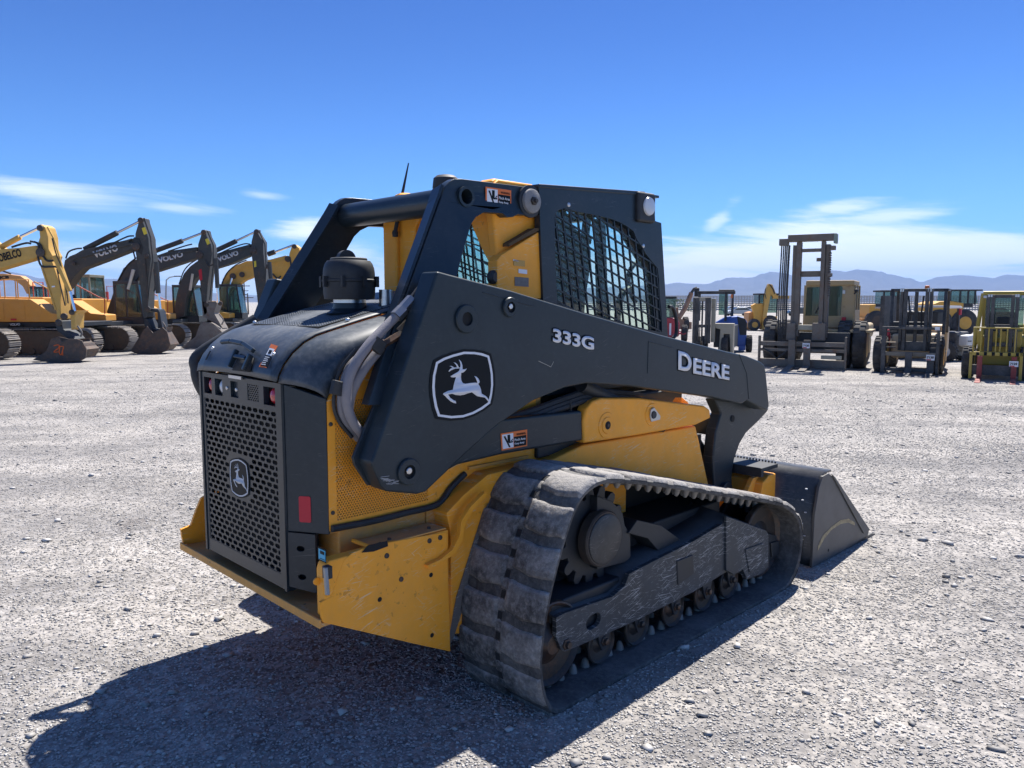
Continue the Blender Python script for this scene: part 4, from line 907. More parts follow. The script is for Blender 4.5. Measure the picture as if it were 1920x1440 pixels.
def lugblock(s0, y0, y1, L_, h, skew):
    # worn tread block: rounded top, slightly skewed edges, follows the belt
    nI, nJ = 5, 5; rows=[]; jit = [[rl.uniform(-.003,.003) for _ in range(nJ+1)] for _ in range(nI+1)]
    vs=[]; fs=[]
    for i in range(nI+1):
        for j in range(nJ+1):
            u=i/nI; v=j/nJ; y=y0+(y1-y0)*v; s=s0+(u-.5)*L_*(1+.10*math.sin(v*3.1)) + skew*(v-.5)
            p,d_,n=tfr(s); n=n*OUTS; edge=min(u,1-u,v*1.3,(1-v)*1.3)
            e=.018+ h*(1-math.exp(-edge*14))*(1+jit[i][j]*14)
            if i in(0,nI) or j in(0,nJ): e=.016
            vs.append(Vector((p.x,y,p.z))+n*e)
    # inner raised ring close to the border gives steep sides
    for i in range(nI+1):
        for j in range(nJ+1):
            if 0<i<nI and 0<j<nJ: continue
    for i in range(nI):
        for j in range(nJ):
            a=i*(nJ+1)+j; fs.append((a,a+1,a+nJ+2,a+nJ+1))
    return vs, fs
def lugbox(s0, y0, y1, L_, h, skew):
    us=[0,.06,.14,.32,.5,.68,.86,.94,1]; vs_=[0,.03,.08,.3,.55,.8,.93,.98,1]; eh=[0,.72,.96,1,1,1,.94,.70,0]
    V=[];Fc=[]
    for i,u in enumerate(us):
        for j,v in enumerate(vs_):
            y=y0+(y1-y0)*v; s=s0+(u-.5)*L_*(1-.16*abs(v-.5)) + skew*(abs(v-.5)-.25) + rl.uniform(-.003,.003)
            p,d_,n=tfr(s); n=n*OUTS; e=.017+h*min(eh[i],eh[j])*(1+rl.uniform(-.06,.06))
            V.append(Vector((p.x,y,p.z))+n*e)
    k=len(vs_)
    for i in range(len(us)-1):
        for j in range(k-1): a=i*k+j; Fc.append((a,a+1,a+k+1,a+k))
    return V,Fc
def make_lugs(sgn, par):
    m = MB()
    for i in range(NL):
        s=pitch_*i
        for (y0,y1,ds) in ((-1.002,-.795,0),(-.765,-.556,pitch_*.5)):
            h=.020*rl.uniform(.75,1.15); m.add(*lugbox(s+ds,y0,y1,pitch_*.80,h,.026))
        m.add(*lugbox(s+pitch_*.25,-.80,-.76,pitch_*.30,.007,0)); m.add(*lugbox(s+pitch_*.75,-.80,-.76,pitch_*.30,.007,0))
    if sgn<0: m=m.mir()
    m.build('tread_blocks', RUB, par, ang=.9)['kind']='stuff'
    m = MB(); m2=MB()
    for i in range(NL*2):
        s=pitch_*i*.5; p,d_,n=tfr(s); n=n*OUTS
        for yy_ in (-.835,-.72):
            c_=Vector((p.x,yy_,p.z)); m.rev(c_,-n,[(0,.020),(.028,.014),(.040,.007)],8)
        c_=Vector((p.x,-.7775,p.z))+n*.014; hw2=.012; V=[c_+d_*a+Vector((0,b,0))+n*e for e in (-.004,.007) for a,b in ((-.014,-hw2),(.014,-hw2),(.014,hw2),(-.014,hw2))]
        m2.add(V,[(0,1,2,3),(4,5,6,7),(0,1,5,4),(1,2,6,5),(2,3,7,6),(3,0,4,7)])
    if sgn<0: m=m.mir(); m2=m2.mir()
    m.build('drive_lugs', mat('lug_steel',(.20,.19,.18),.5,metal=.3,dust=.5), par, ang=.9)['kind']='stuff'
    m2.build('sprocket_windows', BKD, par)['kind']='stuff'
make_lugs(1, tracks[0]); make_lugs(-1, tracks[1])
# ---- undercarriage
YU = -.90
fr0 = S([(1043,1158),(1058,1150),(1150,1118),(1172,1098),(1180,1076),(1240,1045),(1300,1015),(1350,985),(1361,978),(1362,968),(1436,994),(1440,1002),(1441,1062),(1432,1074),(1400,1087),(1392,1070),(1375,1078),(1363,1072),(1300,1110),(1200,1160),(1175,1172),(1060,1222),(1052,1218),(1043,1195)], YU)
# slot
def eslot(c0, c1, rpx, y):
    a = PY(*c0, y); b = PY(*c1, y); r = (PY(c0[0], c0[1]+rpx, y)-a).length; o=[]
    dd=(b-a).normalized(); pp=Vector((-dd.z,0,dd.x))
    for i in range(9): t_=math.pi*i/8; o.append(a - dd*math.sin(t_)*r + pp*math.cos(t_)*r)
    for i in range(9): t_=math.pi*i/8; o.append(b + dd*math.sin(t_)*r - pp*math.cos(t_)*r)
    return o
fro = both(MB().prism(fr0,(0,.022,0),[eslot((1108,1168),(1118,1162),13,YU)]),'track_frame',STF,T,bev=.003)
FRM = fro[0]
both(MB().prism(S([(1100,1185),(1135,1170),(1135,1145),(1100,1158)],YU+.03),(0,.01,0)),'slot_backing',STD,T)
# sloping top deck of the frame and its inner body
td = MB()
tp1 = S([(1043,1158),(1058,1150),(1150,1118),(1172,1098),(1180,1076),(1240,1045),(1300,1015),(1350,985),(1362,968),(1436,994)], YU+.004)
td.loft([[v for v in tp1],[v+Vector((0,.20,.035)) for v in tp1]]); td.add([v+Vector((0,.20,.035)) for v in tp1]+[v+Vector((0,.20,-.16)) for v in tp1],[(i,i+1,len(tp1)+i+1,len(tp1)+i) for i in range(len(tp1)-1)])
for o_ in both(td,'frame_deck',mat('dusty_steel',(.018,.024,.032),.55,dust=.4,dustcol=(.12,.13,.15)),T):
    s2=o_.modifiers.new('solid','SOLIDIFY'); s2.thickness=.012; s2.offset=-1
mb = MB(); mb.box(.05,1.55,-.86,-.68,.17,.36); mb.box(.55,1.5,-.75,-.45,.25,.5); mb.box(.1,.5,-.70,-.45,.3,.62); both(mb,'frame_core',STD,T,bev=.01)
both(MB().box(.62,.95,-.54,-.40,.30,.78),'crossmember_yellow',YL,T)
both(MB().box(.95,1.70,-.50,-.40,.25,.80),'inner_plate',BKD,T)
both(MB().prism(S([(1178,1000),(1215,1010),(1240,1040),(1290,1022),(1240,985),(1195,975)],YU+.05),(0,.18,.0)),'deck_plate',STD,T,bev=.004)
both(MB().prism(S([(1168,962),(1172,985),(1182,1002),(1183,1045),(1172,1055),(1120,1068),(1120,930),(1148,940)],YU+.06),(0,.10,0)),'motor_guard',STD,T,bev=.004)
# raised tensioner cover at the front of the frame
both(MB().prism(S([(1362,968),(1437,995),(1441,1002),(1441,1060),(1431,1073),(1400,1085),(1393,1068),(1374,1076),(1362,1070)],YU-.012),(0,.014,0)),'tensioner_cover',STF,T,bev=.003)
both(MB().prism(S([(1398,1030),(1432,1018),(1434,1060),(1406,1073),(1402,1052)],YU-.018),(0,.008,0)),'cover_panel',STF,T,bev=.003)
both(MB().prism(S([(1270,1052),(1300,1040),(1302,1075),(1272,1098)],YU-.006),(0,.008,0)),'access_panel',STD,T,bev=.004)
both(MB().prism(S([(1440,1000),(1456,1004),(1458,1046),(1442,1055)],YU+.02),(0,.12,0)),'idler_yoke',STD,T,bev=.004)
both(MB().prism(S([(1446,1018),(1462,1014),(1462,1040),(1448,1046)],YU+.01),(0,.12,0)),'idler_yoke',STD,T,bev=.004)
# sprocket with hub cover
sc0 = PY(1132,1010,-.86); sp_c = Vector((sc0.x,0,sc0.z))
both(MB().rev((sp_c.x,-.82,sp_c.z),(0,-1,0),[(0,.120),(.04,.120),(.048,.114)],36),'final_drive',mat('rusty_rim',(.035,.028,.025),.6,rust=.3,dust=.1),T)
both(MB().rev((sp_c.x,-.866,sp_c.z),(0,-1,0),[(0,.108),(.006,.107),(.010,.100)],36),'hub_cover',mat('hub_paint',(.012,.017,.024),.4,dust=.12,scr=.5,scrcol=(.35,.35,.35)),T)
tt = MB(); n_=15; pts=[]
for i in range(n_*8):
    a=2*math.pi*i/(n_*8); ph=(i%8)/8; r=.215 if ph in (0,.125,.875) else (.203 if ph in(.25,.75) else .172)
    pts.append(Vector((sp_c.x+r*math.cos(a),-.80,sp_c.z+r*math.sin(a))))
tt.prism(pts,(0,.04,0)); both(tt,'drive_sprocket',STD,T,bev=.003)
def wheel(c, r, y0, y1, nm, dish=.02, m_=STR):
    prof=[(0,r*.35),(.0,r*.90),(.004,r*.97),(.012,r),(y1-y0-.012,r),(y1-y0-.004,r*.97),(y1-y0,r*.9),(y1-y0,r*.35)]
    k=MB().rev((c[0],y1,c[1]),(0,-1,0),[(0,r*.9),(.004,r*.98),(.010,r),(y1-y0-.008,r),(y1-y0-.003,r*.985),(y1-y0,r*.95),(y1-y0-dish,r*.86),(y1-y0-dish*1.4,r*.5),(y1-y0-dish*.4,r*.3),(y1-y0+.005,r*.22)],36)
    return both(k,nm,m_,T,ang=.5)
RUSTY=mat('roller_steel',(.040,.036,.035),.42,metal=.4,dust=.15,dustcol=(.2,.19,.18),rust=.5)
wheel((.045,.205),.172,-.88,-.84,'rear_idler',m_=RUSTY); wheel((.045,.205),.172,-.71,-.67,'rear_idler',m_=RUSTY)
wheel((1.735,.255),.205,-.88,-.84,'front_idler',m_=RUSTY); wheel((1.735,.255),.205,-.71,-.67,'front_idler',m_=RUSTY)
for px_ in (1128,1195,1262,1320,1365):
    c_ = PY(px_, 1150, -.88).x
    wheel((c_,.115),.088,-.885,-.865,'track_roller',.012,RUSTY); wheel((c_,.115),.088,-.70,-.68,'track_roller',.012,RUSTY)
    both(MB().cyl((c_,-.86,.115),(c_,-.70,.115),.05,16),'roller_axle',STR,T)
    tab=[Vector((c_-.05,-.896,.20)),Vector((c_-.03,-.896,.125)),Vector((c_-.012,-.896,.09)),Vector((c_+.012,-.896,.09)),Vector((c_+.03,-.896,.125)),Vector((c_+.05,-.896,.20))]
    both(MB().prism(tab,(0,.012,0)),'roller_bracket',STD,T,bev=.002)
    both(MB().rev((c_,-.897,.13),(0,-1,0),[(0,.022),(.004,.021),(.006,.015),(.018,.014),(.020,.010)],6),'roller_bolt',RUSTY,T)
both(MB().rev((PY(1062,1200,YU).x,YU-.001,PY(1062,1208,YU).z),(0,-1,0),[(0,.024),(.004,.023),(.006,.016),(.018,.014)],6),'frame_bolt',RUSTY,T)
# ---- coupler and bucket
cpl = MB(); cpl.prism([(2.04,-.71,.20),(2.02,-.71,.42),(2.05,-.71,.50),(2.12,-.71,.53),(2.20,-.71,.53),(2.20,-.71,.14)],(0,1.42,0)); cpl.build('coupler',YL,T,bev=.01)
both(MB().prism([(1.90,-.66,.22),(1.90,-.66,.40),(2.02,-.66,.52),(2.12,-.66,.52),(2.12,-.66,.25)],(0,.03,0)),'coupler_rib',YL,T,bev=.004)
both(MB().prism([(1.90,-.40,.22),(1.88,-.40,.36),(2.0,-.40,.46),(2.10,-.40,.47),(2.10,-.40,.25)],(0,.03,0)),'coupler_rib',YL,T,bev=.004)
both(MB().cyl((1.66,-.75,.50),(1.66,-.70,.50),.001,6),'pin',STD,T)
st_ = MB(); st_.box(2.00,2.20,-.72,.72,.565,.590)
for i in range(70): st_.box(2.188,2.198,-.71+i*.0205,-.70+i*.0205,.59,.602)
st_.box(2.0,2.03,-.72,.72,.535,.57); st_.build('step_plate',BK,T,bev=.004)
B0,B1=-.95,.95
bp=[(2.215,.010),(2.225,.30),(2.29,.50),(2.345,.532),(2.440,.535),(3.02,.05),(3.02,.010)]
bk=MB()
shell=[(2.44,.545),(2.335,.545),(2.285,.505),(2.222,.30),(2.212,.06),(2.235,.004),(3.00,.004)]
def off(pts,e):
    o_=[]
    for i,p in enumerate(pts):
        a=Vector(pts[max(i-1,0)]); b=Vector(pts[min(i+1,len(pts)-1)]); d_=(b-a).normalized(); o_.append((p[0]-d_.y*e*-1, p[1]+d_.x*e*-1))
    return o_
inn=off(shell,-.012)
bk.loft([[Vector((x,B0+.012,z)) for x,z in shell],[Vector((x,B1-.012,z)) for x,z in shell]]); bko=bk.build('bucket',BUCKD,T,ang=.4)
s2=bko.modifiers.new('solid','SOLIDIFY'); s2.thickness=.012; s2.offset=0
for s_ in (1,-1):
    sidep=[Vector((2.205,B0,.004)),Vector((2.213,B0,.32)),Vector((2.255,B0,.47)),Vector((2.300,B0,.532)),Vector((2.375,B0,.538)),Vector((2.455,B0,.505)),Vector((3.045,B0,.055)),Vector((3.03,B0,.02)),Vector((2.98,B0,.002))]
    k=MB().prism(sidep,(0,.016,0)); k=k if s_==1 else k.mir(); so=k.build('side_cutter',BUCK,bko,bev=.002)
    k=MB().prism([Vector((2.40,B0-.002,.535)),Vector((2.455,B0-.002,.505)),Vector((3.045,B0-.002,.055)),Vector((2.94,B0-.002,.055))],(0,-.006,0)); (k if s_==1 else k.mir()).build('side_cutter_edge',BUCK,so,bev=.002)
    for x_,z_ in ((2.93,.085),(2.42,.06)):
        k=MB().rev((x_,B0-.0005,z_),(0,-1,0),[(0,.009),(.001,.009)],12); (k if s_==1 else k.mir()).build('bolt_hole',BKD,so)
    # polished arc of rubbed paint
    arcp=[(2.27,.12),(2.33,.17),(2.45,.20),(2.58,.215),(2.70,.20),(2.80,.155),(2.80,.135),(2.70,.175),(2.58,.19),(2.45,.18),(2.35,.145),(2.27,.09)]
    k=MB().prism([Vector((x,B0-.0008,z)) for x,z in arcp],(0,-.0006,0)); (k if s_==1 else k.mir()).build('rubbed_arc',mat('rubbed_tan',(.34,.27,.15),.6,var=.4,vscale=40),so)
ed=MB(); ed.prism([(2.86,B0+.0,-.0),(2.86,B0+.0,.020),(3.10,B0+.0,.020),(3.155,B0+.0,.006),(3.155,B0+.0,.0)],(0,2*B1,0)); ed.build('cutting_edge',BUCK,bko)
# pads bolted to the back of the bucket
for i in range(5):
    y_=B0+.05+.02*(i%2); z_=.18+.07*i; MB().box(2.206,2.216,y_,y_+.012,z_,z_+.006).build('chip',WHTG,bko)
# inner faces of the arm's front legs
both(MB().prism(S([(1350,770),(1385,760),(1372,850),(1374,925),(1345,925),(1342,840)],-.47),(0,.03,0)),'arm_leg_inner',DK,T,bev=.006)
both(MB().rev((PY(1360,918,-.56).x,-.56,PY(1360,922,-.56).z),(0,-1,0),[(-.10,.058),(.014,.058),(.016,.05)],24),'leg_boss',DK,T)
both(MB().rev((PY(1374,785,-.555).x,-.5555,PY(1374,785,-.555).z),(0,-1,0),[(0,.020),(.001,.020)],16),'leg_hole',BKD,T)
# front crossmember between the arms and machine face
mb=MB(); mb.box(1.80,1.88,-.50,.50,.78,.90); mb.build('arm_crossmember',DK,T,bev=.01)
mb=MB(); mb.box(1.36,1.50,-.44,.44,.55,1.2); mb.build('front_frame',STD,T,bev=.01)
both(MB().cyl((1.55,-.42,.95),(2.05,-.42,.46),.035,14),'tilt_cylinder',STD,T)
# ================================================================== machines standing further back
Z1 = lambda x, y: (x/4.5, 380+y/4.5)
Z2 = lambda x, y: (280+x/4.5, 380+y/4.5)
Z3 = lambda x, y: (1240+x*.21875, 420+y*.21875)
Z4 = lambda x, y: (1560+x*.1875, 480+y*.1875)
EY = mat('excavator_yellow', (.66,.34,.04), .5, var=.06, dust=.2, dustcol=(.4,.33,.25), scr=.3, scrcol=(.6,.5,.4))
EO = mat('excavator_orange_yellow', (.62,.29,.045), .5, var=.05, dust=.15, dustcol=(.45,.36,.26))
KOB = mat('pale_ochre_boom', (.56,.33,.065), .5, var=.08, dust=.15, dustcol=(.42,.36,.25), scr=.3)
VGR = mat('dark_grey_boom', (.036,.040,.038), .5, dust=.25, dustcol=(.13,.12,.11), rust=.15, scr=.3)
JOR = mat('orange_boom', (.62,.27,.06), .5, dust=.2)
BKT = mat('rusty_bucket', (.055,.042,.036), .6, dust=.2, dustcol=(.14,.11,.09), rust=.6, scr=.4)
BKTG = mat('grey_bucket', (.14,.125,.11), .6, dust=.3, rust=.3)
SHOE = mat('track_shoe_steel', (.30,.28,.26), .5, metal=.5, dust=.5, dustcol=(.35,.32,.29), rust=.1)
UND = mat('undercarriage_brown', (.075,.055,.04), .75, dust=.4, dustcol=(.18,.14,.11), rust=.3)
ROD = mat('chrome_rod', (.75,.76,.78), .22, metal=1.0)
GLB = glassmat('cab_glass', (.42,.56,.52), .07, .04)
def tr_(mb, root): return mb.xf(Matrix.Translation(-root.location))
class Rig:
    """collects one machine: world-aligned, traced at depth D with real thickness"""
    def __init__(s, name, label, cat, px, py, group=None, D=None):
        p = W0(px, py) if D is None else Vector(((px-CX)/F*D, D, 0))
        p.z = gz(p.x, p.y); s.D = p.y; s.g = p.z; s.root = empty(name, label, cat, p, 0, group)
    def pl(s, pts, d0, d1, name, mt, par=None, bev=.012, z=None, holes=(), sq=True):
        if z: pts = [z(*q) for q in pts]
        if sq and d1-d0 > .15:               # traced outline includes the receding side: take that off the near face
            out = []; n_ = len(pts)
            for a, b in pts:
                xs = []
                for i in range(n_):
                    (x0,y0),(x1,y1) = pts[i], pts[(i+1)%n_]
                    yy = b + .01
                    if (y0-yy)*(y1-yy) < 0: xs.append(x0+(x1-x0)*(yy-y0)/(y1-y0))
                w_ = (max(xs)-min(xs)) if len(xs) > 1 else 0; md = (max(xs)+min(xs))/2 if len(xs) > 1 else a+1
                k_ = abs(CX-a)*(d1-d0)/(s.D+d1)
                out.append((a-min(k_, .55*w_), b) if a > md and w_ > 0 and w_ < 60 else (a, b))
            pts = out
        hs = [[WY(*(z(*q) if z else q), s.D+d0) for q in h] for h in holes]
        m = MB().prism([WY(a, b, s.D+d0) for a, b in pts], (0, d1-d0, 0), hs); return tr_(m, s.root).build(name, mt, par or s.root, bev=bev)
    def tb(s, pts, d, r, name, mt, z=None, par=None, sm=True, n=8):
        if z: pts = [z(*q) for q in pts]
        P = [WY(a, b, s.D+(d if not isinstance(d,(list,tuple)) else d[i])) for i,(a,b) in enumerate(pts)]
        if sm and len(P) > 2: P = smoothpath(P, 5)
        return tr_(MB().tube(P, r, n), s.root).build(name, mt, par or s.root)
    def mb(s, m, name, mt, par=None, bev=.01): return m.build(name, mt, par or s.root, bev=bev)
    def tx(s, body, a, b, h, d, mt, name='lettering', z=None, par=None, bold=.03, tilt=None):
        if z: a = z(*a); b = z(*b)
        p0 = WY(*a, s.D+d)-s.root.location; p1 = WY(*b, s.D+d)-s.root.location
        nx = (p1-p0).normalized(); up = Vector((-nx.z,0,nx.x))
        return text(name, body, mt, par or s.root, p0+Vector((0,-.004,0)), nx, up, (p1-p0).length, h/F*s.D, .004, bold)
def crawler(rig, xf, yc, L=3.9, H=.92, W=.58, gauge=2.45, tone=None):
    """two steel crawler tracks with single shoes; xf = world x of the front end"""
    r = H/2; loc = rig.root.location
    for sy in (-1, 1):
        y0 = yc + sy*gauge/2 - W/2; core = MB(); out = []
        for i in range(13): a = math.pi/2 - math.pi*i/12; out.append((xf-r+math.cos(a)*(r-.07), r+math.sin(a)*(r-.07)))
        for i in range(13): a = -math.pi/2 - math.pi*i/12; out.append((xf-L+r+math.cos(a)*(r-.07), r+math.sin(a)*(r-.07)))
        core.prism([(x, y0+.10, rig.g+z) for x, z in out], (0, W-.20, 0)); tr_(core, rig.root).build('track_frame', UND, rig.root)
        ln = MB(); per = [];
        P_ = 2*math.pi*(r-.03) + 2*(L-2*r); n = int(P_/.19)
        def at_(s_):
            s_ %= P_; st = L-2*r; q = math.pi*(r-.03)
            if s_ < st: return xf-L+r+s_, 2*r-.03, 0, 1
            s_ -= st
            if s_ < q: a = math.pi/2 - s_/(r-.03); return xf-r+math.cos(a)*(r-.03), r+math.sin(a)*(r-.03), math.cos(a), math.sin(a)
            s_ -= q
            if s_ < st: return xf-r-s_, .03, 0, -1
            s_ -= st; a = -math.pi/2 - s_/(r-.03); return xf-L+r+math.cos(a)*(r-.03), r+math.sin(a)*(r-.03), math.cos(a), math.sin(a)
        for i in range(n):
            x, z, nx, nz = at_(P_*i/n); nn = Vector((nx,0,nz)); tt = Vector((nz,0,-nx)); c = Vector((x, y0, rig.g+z))
            a = c - tt*.085; b = c + tt*.075
            ln.prism([a, b, b+nn*.022, a+nn*.022], (0, W, 0))
            for k in (.0, .06, -.06): e = c+tt*k; ln.prism([e-tt*.008+nn*.02, e+tt*.008+nn*.02, e+tt*.006+nn*.045, e-tt*.006+nn*.045], (0, W, 0))
        tr_(ln, rig.root).build('track_shoes', SHOE, rig.root)
        wl = MB()
        for i in range(6): wl.cyl((xf-.75-i*(L-1.5)/5, y0+.04, rig.g+.16), (xf-.75-i*(L-1.5)/5, y0+W-.04, rig.g+.16), .11, 12)
        tr_(wl, rig.root).build('rollers', UND, rig.root)
    m = MB(); m.box(xf-L*.75, xf-L*.25, yc-gauge/2, yc+gauge/2, rig.g+.35, rig.g+.75); m.rev((xf-L/2, yc, rig.g+.7), (0,0,1), [(0,.65),(.28,.65)], 28)
    tr_(m, rig.root).build('car_body', STD, rig.root)
def cabbox(rig, x0, x1, y0, y1, z0, z1, mt, par=None, slope=.25):
    """glazed cab: posts, roof, sill and four panes"""
    t = .07; m = MB()
    for yy in (y0, y1-t):
        m.bar((x0+t/2,yy+t/2,z0),(x0+t/2,yy+t/2,z1),t,t,(1,0,0)); m.bar((x1-t/2,yy+t/2,z0),(x1-slope,yy+t/2,z1),t,t,(1,0,0)); m.bar(((x0+x1)/2-.1,yy+t/2,z0),((x0+x1)/2-.1,yy+t/2,z1),t*.8,t,(1,0,0))
    m.box(x0, x1-slope+.05, y0, y1, z1-.02, z1+.10); m.box(x0, x1, y0, y1, z0-.05, z0+.25)
    o = tr_(m, rig.root).build('cab', mt, par or rig.root, bev=.015)
    for yy in (y0+.02, y1-.03):
        g = MB().prism([(x0+t,yy,z0+.25),(x1-t,yy,z0+.25),(x1-slope-t/2,yy,z1-.02),(x0+t,yy,z1-.02)],(0,.008,0)); tr_(g, rig.root).build('window', GLB, o)
    g = MB().prism([(x1-.02,y0+t,z0+.25),(x1-.02,y1-t,z0+.25),(x1-slope,y1-t,z1-.02),(x1-slope,y0+t,z1-.02)],(-.008,0,0)); tr_(g, rig.root).build('windscreen', GLB, o)
    s_ = MB(); s_.box(x0+.35,x0+.5,y0+.3,y1-.3,z0+.3,z0+1.0); s_.box(x0+.35,x0+.9,y0+.3,y1-.3,z0+.25,z0+.42); tr_(s_, rig.root).build('seat', BK, o, bev=.04)
    return o
def house(rig, xf, yc, mt, L=3.9, W=2.7, rail=None, cab=True, skirt=None, zb=.98, cs=.55):
    g = rig.g; x1 = xf-.9; x0 = x1-L; m = MB(); y0, y1 = yc-W/2, yc+W/2
    k = MB(); k.box(x0, x1+.15, y0+.05, y1-.05, g+zb, g+zb+.16); tr_(k, rig.root).build('skirt', STD, rig.root, bev=.02)
    m.prism([(x0,y0,g+zb+.17),(x1,y0,g+zb+.17),(x1,y0,g+zb+.42),(x1-.55,y0,g+zb+.48),(x1-1.25,y0,g+zb+.95),(x0+.3,y0,g+zb+1.0),(x0,y0,g+zb+.85)],(0,W*.30,0))
    m.prism([(x0,y0+W*.3+.01,g+zb+.17),(x1-1.3,y0+W*.3+.01,g+zb+.17),(x1-1.3,y0+W*.3+.01,g+zb+1.02),(x0+.3,y0+W*.3+.01,g+zb+1.05),(x0,y0+W*.3+.01,g+zb+.85)],(0,W*.7-.02,0))
    b = tr_(m, rig.root).build('body', mt, rig.root, bev=.04)
    c = MB(); c.box(x0-.25,x0-.01,y0+.1,y1-.1,g+zb+.1,g+zb+.95); tr_(c, rig.root).build('counterweight', mt, rig.root, bev=.12)
    for i in range(3):
        pn = MB(); xx = x0+.35+i*.72; pn.box(xx,xx+.66,y0-.012,y0-.002,g+zb+.24,g+zb+.84); tr_(pn, rig.root).build('side_door', mt, b, bev=.01)
    if rail:
        r_ = [(x1-.05,g+zb+.45),(x1-.02,g+zb+1.0),(x1-.25,g+zb+1.08),(x1-1.1,g+zb+1.55)]
        tr_(MB().tube([(x, y0+.05, z) for x, z in r_], .022, 8), rig.root).build('handrail', rail, rig.root)
        for xx in (x1-1.3, x1-1.75, x1-2.3):
            tr_(MB().tube([(xx,y0+.05,g+zb+.98),(xx,y0+.05,g+zb+1.62),(xx-.38,y0+.05,g+zb+1.62),(xx-.38,y0+.05,g+zb+.98)], .020, 8), rig.root).build('handrail', rail, rig.root)
    if cab: cabbox(rig, x1-1.10+cs, x1+.10+cs, y1-.98, y1, g+zb+.05, g+zb+1.62, mat('cab_dark',(.035,.038,.04),.5))
    return b
def linkage(rig, pts, z, d0, d1, mt, nm='bucket_link'): return rig.pl(pts, d0, d1, nm, mt, z=z, bev=.01)
def bucket3(rig, outline, z, d, w, mt, tip, teeth=5, nm='bucket'):
    """hollow dig bucket: two side plates, a curved back between them, teeth at the lip"""
    b = rig.pl(outline, d, d+.04, nm, mt, z=z, bev=.006)
    rig.pl(outline, d+w-.04, d+w, 'side_plate', mt, par=b, z=z, bev=.006)
    return b
XF = -14.25
def pins(rig, z, pts, d0, d1, mt=None):
    for a, b, r in pts:
        c = WY(*(z(a, b) if z else (a, b)), rig.D+d0); m = MB().rev((c.x, rig.D+d0, c.z), (0,-1,0), [(0,r),(.05,r),(.06,r*.6),(.07,r*.55)], 14); tr_(m, rig.root).build('pivot_pin', mt or STR, rig.root)
def ribs(rig, z, pts, d, w, mt):
    for seg in pts:
        m = MB(); P = [WY(*(z(*q) if z else q), rig.D+d) for q in seg]
        for a, b in zip(P[:-1], P[1:]): m.bar(a, b, .03, w, (0,0,1))
        tr_(m, rig.root).build('welded_rib', mt, rig.root)
# ---- pale ochre excavator, nearest
r1 = Rig('excavator', 'pale ochre boom excavator nearest at the left edge, orange number on its bucket', 'excavator', 118, 680, 'excavators lined up on the left')
r1.pl([(-420,300),(-150,260),(0,392),(150,382),(300,360),(318,380),(316,440),(305,466),(0,556),(-200,620),(-420,800),(-600,1000),(-700,960),(-560,620)], .35, .80, 'boom', KOB, z=Z1, bev=.02)
r1.pl([(325,190),(340,181),(360,183),(440,204),(462,240),(487,290),(497,390),(530,448),(520,480),(560,600),(602,722),(605,748),(585,820),(562,905),(545,985),(482,992),(470,900),(420,740),(357,545),(325,400),(322,330),(335,290)], .30, .85, 'stick', KOB, z=Z1, bev=.03)
r1.tb([(-120,445),(168,290)], .55, .085, 'stick_cylinder', KOB, z=Z1); r1.tb([(165,291),(330,212)], .55, .042, 'cylinder_rod', ROD, z=Z1)
r1.tb([(460,450),(590,745)], .28, .075, 'bucket_cylinder', KOB, z=Z1); r1.tb([(590,748),(632,915)], .28, .04, 'cylinder_rod', ROD, z=Z1)
r1.pl([(590,915),(680,910),(690,935),(670,1060),(600,1075),(595,960)], .30,.80,'bucket_link', KOB, z=Z1)
r1.pl([(485,985),(560,1000),(600,1065),(690,1120),(700,1160),(640,1190),(560,1140),(480,1080),(470,1030)], .28,.86,'quick_coupler', STD, z=Z1)
r1.tb([(655,1040),(690,1095),(680,1130)], .26, .03, 'link_bar', BKTG, z=Z1)
b_ = r1.pl([(430,1150),(470,1135),(490,1130),(520,1180),(580,1150),(650,1150),(690,1165),(728,1240),(722,1310),(680,1335),(560,1342),(430,1352),(340,1335),(275,1326),(390,1255)], -.05,.0,'bucket', BKT, z=Z1, bev=.006)
r1.pl([(540,1180),(600,1155),(650,1150),(690,1165),(728,1240),(722,1310),(680,1335),(560,1342),(430,1352),(432,1330),(560,1318),(660,1308),(695,1280),(698,1240),(670,1190),(610,1180)], .0,.85,'bucket_shell', BKT, par=b_, z=Z1, bev=0)
r1.pl([(430,1150),(490,1130),(600,1155),(690,1165),(728,1240),(722,1310),(560,1342),(340,1335),(275,1326),(390,1255)], .85,.89,'side_plate', BKT, par=b_, z=Z1, bev=.006)
for i in range(5): r1.pl([(275,1326),(330,1300),(345,1335)], .04+i*.19,.12+i*.19,'tooth', STR, par=b_, z=Z1, bev=0)
OSP = mat('orange_spray', (.75,.13,.02), .7)
for pts in ([(455,1208),(480,1200),(500,1205),(490,1230),(462,1250),(458,1262),(500,1258)],[(505,1212),(500,1262),(515,1285),(530,1240)],[(505,1212),(535,1215),(528,1250),(530,1290)]): r1.tb(pts, -.055, .013, 'sprayed_number', OSP, z=Z1, par=b_)
r1.tx('KOBELCO', (-30,510), (188,452), 15, .345, BKD, z=Z1)
for pts in ([(255,325),(310,340),(330,380),(320,450),(350,535),(420,540),(480,545),(500,600)],[(290,330),(345,360),(360,440),(400,490),(470,485)],[(100,375),(180,350),(230,340),(260,345)]): r1.tb(pts, .27, .03, 'hose', BK, z=Z1)
r1.tb([(480,560),(510,700),(550,870)], .28, .018, 'hose', BK, z=Z1)
pins(r1, Z1, [(342,215,.09),(345,420,.13),(545,960,.10),(610,925,.08),(500,1010,.10)], .27, 0)
ribs(r1, Z1, [[(400,205),(452,300),(505,470)],[(505,470),(545,640),(560,860)],[(350,540),(470,905)]], .29, .04, KOB)
